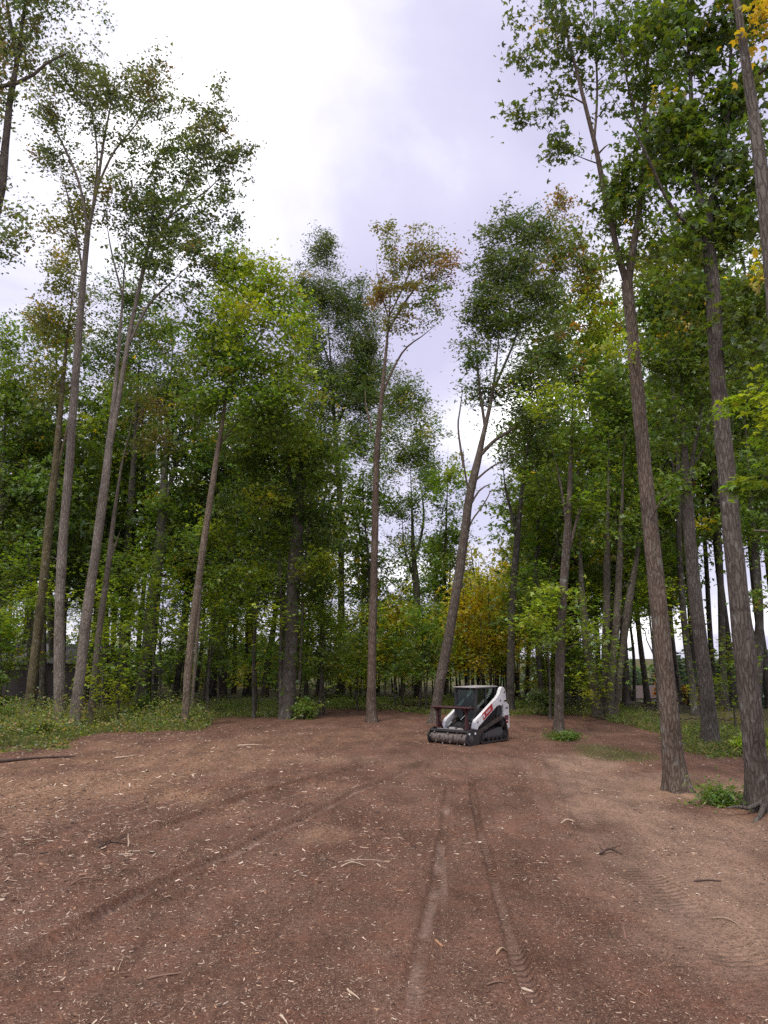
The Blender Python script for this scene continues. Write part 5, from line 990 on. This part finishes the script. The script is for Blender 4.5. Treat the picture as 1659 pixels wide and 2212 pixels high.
tm = bpy.data.meshes.new_from_object(fo.evaluated_get(bpy.context.evaluated_depsgraph_get())); bpy.data.objects.remove(fo); tm.name = 'lettering'; tm.materials.clear(); tm.materials.append(WT)
lo = link(bpy.data.objects.new('lettering', tm), LARM); Mx = Matrix(((ux, uz, 0, cxp-.045*-ux), (0, 0, 1, .7085), (uz, -ux, 0, czp+.045*uz), (0, 0, 0, 1))); lo.matrix_local = Mx
bm_obj('emblem', plate(.085, .12, .7065, .709, .01, -.30, 0), WT, LARM)
bm = B(); bbox(bm, .80, 1.02, -.55, .55, .36, .46); bar(bm, (.98, -.57, .52), (.98, .57, .52), .06, 12); bm_obj('cross_tube', bm, K_, SK, .01)
# mulching head
bm = B(); prism(bm, [(1.12, .14), (1.22, .50), (1.70, .56), (1.78, .50), (1.75, .46), (1.30, .42), (1.24, .14)], -.80, .80); MH = bm_obj('mulching_head', bm, K_, SK, .012)
bm = B(); prism(bm, [(1.24, .512), (1.68, .566), (1.68, .585), (1.24, .53)], -.56, .56); bm_obj('deck', bm, LG, MH, .006)
bm = B(); bbox(bm, 1.34, 1.46, -.20, .05, .55, .62); bbox(bm, 1.36, 1.44, .15, .35, .55, .60); bm_obj('deck_lug', bm, LG, MH, .008)
for sgn in (1, -1):
    ya, yb = (.80, .85) if sgn > 0 else (-.85, -.80); bm = B(); prism(bm, [(1.05, .10), (1.02, .36), (1.16, .56), (1.50, .62), (1.76, .54), (1.92, .34), (1.90, .16), (1.78, .05), (1.2, .03)], ya, yb); sp_o = bm_obj('side_plate', bm, K_, MH, .008)
    for (xx, zz, r) in ((1.62, .27, .13), (1.62, .27, .07)): bm = B(); cyl_y(bm, xx, zz, (yb if sgn > 0 else ya-.02-.02*(r < .1)), (yb+.02+.02*(r < .1) if sgn > 0 else ya), r, 20); bm_obj('bearing_cover', bm, DG, sp_o, .004)
    if sgn > 0:
        for (xa, za) in ((1.34, .44), (1.72, .45)): bm = B(); bbox(bm, xa-.05, xa+.05, yb+.001, yb+.004, za-.035, za+.035); bm_obj('warning_label', bm, WT, sp_o)
    bm = B(); prism(bm, [(1.44, .56), (1.62, .56), (1.60, .80), (1.585, 1.16), (1.66, 1.30), (1.42, 1.30), (1.50, 1.16), (1.47, .8)], sgn*.62-.035, sgn*.62+.035); gp = bm_obj('guard_post', bm, MR, MH, .01)
    bm = B(); vs = []
    for x in (1.515, 1.56): 
        for (y, z) in ((sgn*.62-.20, 1.30), (sgn*.62-.04, 1.12), (sgn*.62+.04, 1.12), (sgn*.62+.20, 1.30)): vs.append(bm.verts.new((x, y, z)))
    for f in ((0, 1, 2, 3), (7, 6, 5, 4), (0, 4, 5, 1), (1, 5, 6, 2), (2, 6, 7, 3), (3, 7, 4, 0)): bm.faces.new([vs[k] for k in f])
    bm_obj('gusset', bm, MR, gp, .004)
    bm = B(); prism(bm, [(1.14, .45), (1.24, .45), (1.5, .82), (1.46, .86)], sgn*.62-.025, sgn*.62+.025); bm_obj('brace', bm, MR, gp, .006)
bm = B(); prism(bm, [(1.36, 1.30), (1.72, 1.30), (1.76, 1.33), (1.72, 1.355), (1.36, 1.36)], -.86, .86); gb = bm_obj('guard_bar', bm, MR, MH, .008)
bm = B(); prism(bm, [(1.50, 1.262), (1.57, 1.262), (1.57, 1.30), (1.50, 1.30)], -.80, .80); bm_obj('bar_rib', bm, MR, gb, .006)
bm = B(); cyl_y(bm, 1.62, .27, -.795, .795, .185, 28); bmesh.ops.bevel(bm, geom=[], offset=.01) if False else None
for r_ in range(9):
    y = -.72+r_*.18
    bar(bm, (1.62, y-.012, .27), (1.62, y+.012, .27), .20, 28)
rgd = np.random.default_rng(3)
for k in range(34):
    y = -.75+k*.0455; a = k*2.4+rgd.normal(0, .1); rot = Matrix.Rotation(-a, 3, 'Y'); c = rot @ Vector((.215, 0, 0)); v = bbox(bm, -.05, .045, -.026, .026, -.03, .03)
    for q in v: q.co = rot @ q.co+Vector((1.62+c.x, y, .27+c.z))
bm_obj('drum', bm, ST, MH, 0)
# hydraulic hoses
for y, x1 in ((.30, 1.34), (.36, 1.40), (.42, 1.30)):
    cp0, cp1, cp2, cp3 = Vector((.86, y, .66)), Vector((1.02, y+.05, 1.0)), Vector((1.30, y, .98)), Vector((x1, y-.05, .56)); pts = [((1-t)**3*cp0+3*t*(1-t)**2*cp1+3*t*t*(1-t)*cp2+t**3*cp3) for t in np.linspace(0, 1, 14)]
    A = Acc(); V, Q_ = tube(np.array([list(p) for p in pts]), np.full(14, .018), 7); A.add(V, Q_); ho_ = A.obj('hose', K_, SK)

# ------------------------------------------------------------------ buildings glimpsed through the trees
def building(name, label, xs, Y, width, depth, wall_h, roof_h, wall, roof, rz=0.0, zoff=0.0, win=True):
    wx = (xs-CX)/FD*Y*1.015; g = (wx, Y, float(terrain(wx, Y))+zoff); r = empty(name, g, rz); bm = B(); bbox(bm, -width/2, width/2, -depth/2, depth/2, -.5, wall_h); w0 = bm_obj('wall', bm, wall, r)
    bm = B(); o = .4
    vs = [bm.verts.new(p) for p in ((-width/2-o, -depth/2-o, wall_h-.1), (width/2+o, -depth/2-o, wall_h-.1), (width/2+o, 0, wall_h+roof_h), (-width/2-o, 0, wall_h+roof_h), (-width/2-o, depth/2+o, wall_h-.1), (width/2+o, depth/2+o, wall_h-.1))]
    bm.faces.new((vs[0], vs[1], vs[2], vs[3])); bm.faces.new((vs[3], vs[2], vs[5], vs[4])); bm.faces.new((vs[0], vs[3], vs[4])); bm.faces.new((vs[1], vs[5], vs[2])); bm.faces.new((vs[0], vs[4], vs[5], vs[1]))
    bm_obj('roof', bm, roof, r)
    if win:
        for q in (-.3, .05, .35):
            bm = B(); bbox(bm, width*q-.5, width*q+.5, -depth/2-.04, -depth/2-.003, wall_h*.35, wall_h*.8); wn = bm_obj('window', bm, WT, w0); bm = B(); bbox(bm, width*q-.42, width*q+.42, -depth/2-.05, -depth/2-.041, wall_h*.35+.08, wall_h*.8-.08); bm_obj('pane', bm, K_, wn)
    tag(r, label, 'building'); return r
RFG = plain('grey_shingle', (.19, .185, .19), .85, dirt=.4, dirtcol=(.1, .09, .085), scale=2); WDK = plain('dark_siding', (.07, .06, .055), .8, dirt=.4); WLT = plain('pale_siding', (.52, .49, .44), .7, dirt=.3); RFB = plain('brown_roof', (.07, .045, .04), .7, dirt=.3); RFL = plain('light_roof', (.6, .6, .62), .5, dirt=.2)
building('barn', 'dark barn with grey shingle roof glimpsed behind the mossy trunk', 50, 66, 13, 6, 3.0, 1.5, WDK, RFG, R(4), win=False)
building('shed', 'low grey roofed shed glimpsed through the left wood', 288, 63, 4.4, 3.4, 2.1, .75, WDK, RFG, R(-8), win=False)
building('cottage', 'pale cottage with a brown roof glimpsed beside the grey trunk clump', 1362, 100, 5.2, 5, 2.5, 1.3, WLT, RFB, R(20), zoff=.3)
building('garden_shed', 'light roofed shed far right behind the furrowed trunk', 1690, 80, 5, 4, 2.2, .8, WLT, RFL, R(-10), zoff=.4)
print('objects', len(COL.objects), 'tris', sum(len(m.polygons)*2 for m in bpy.data.meshes))
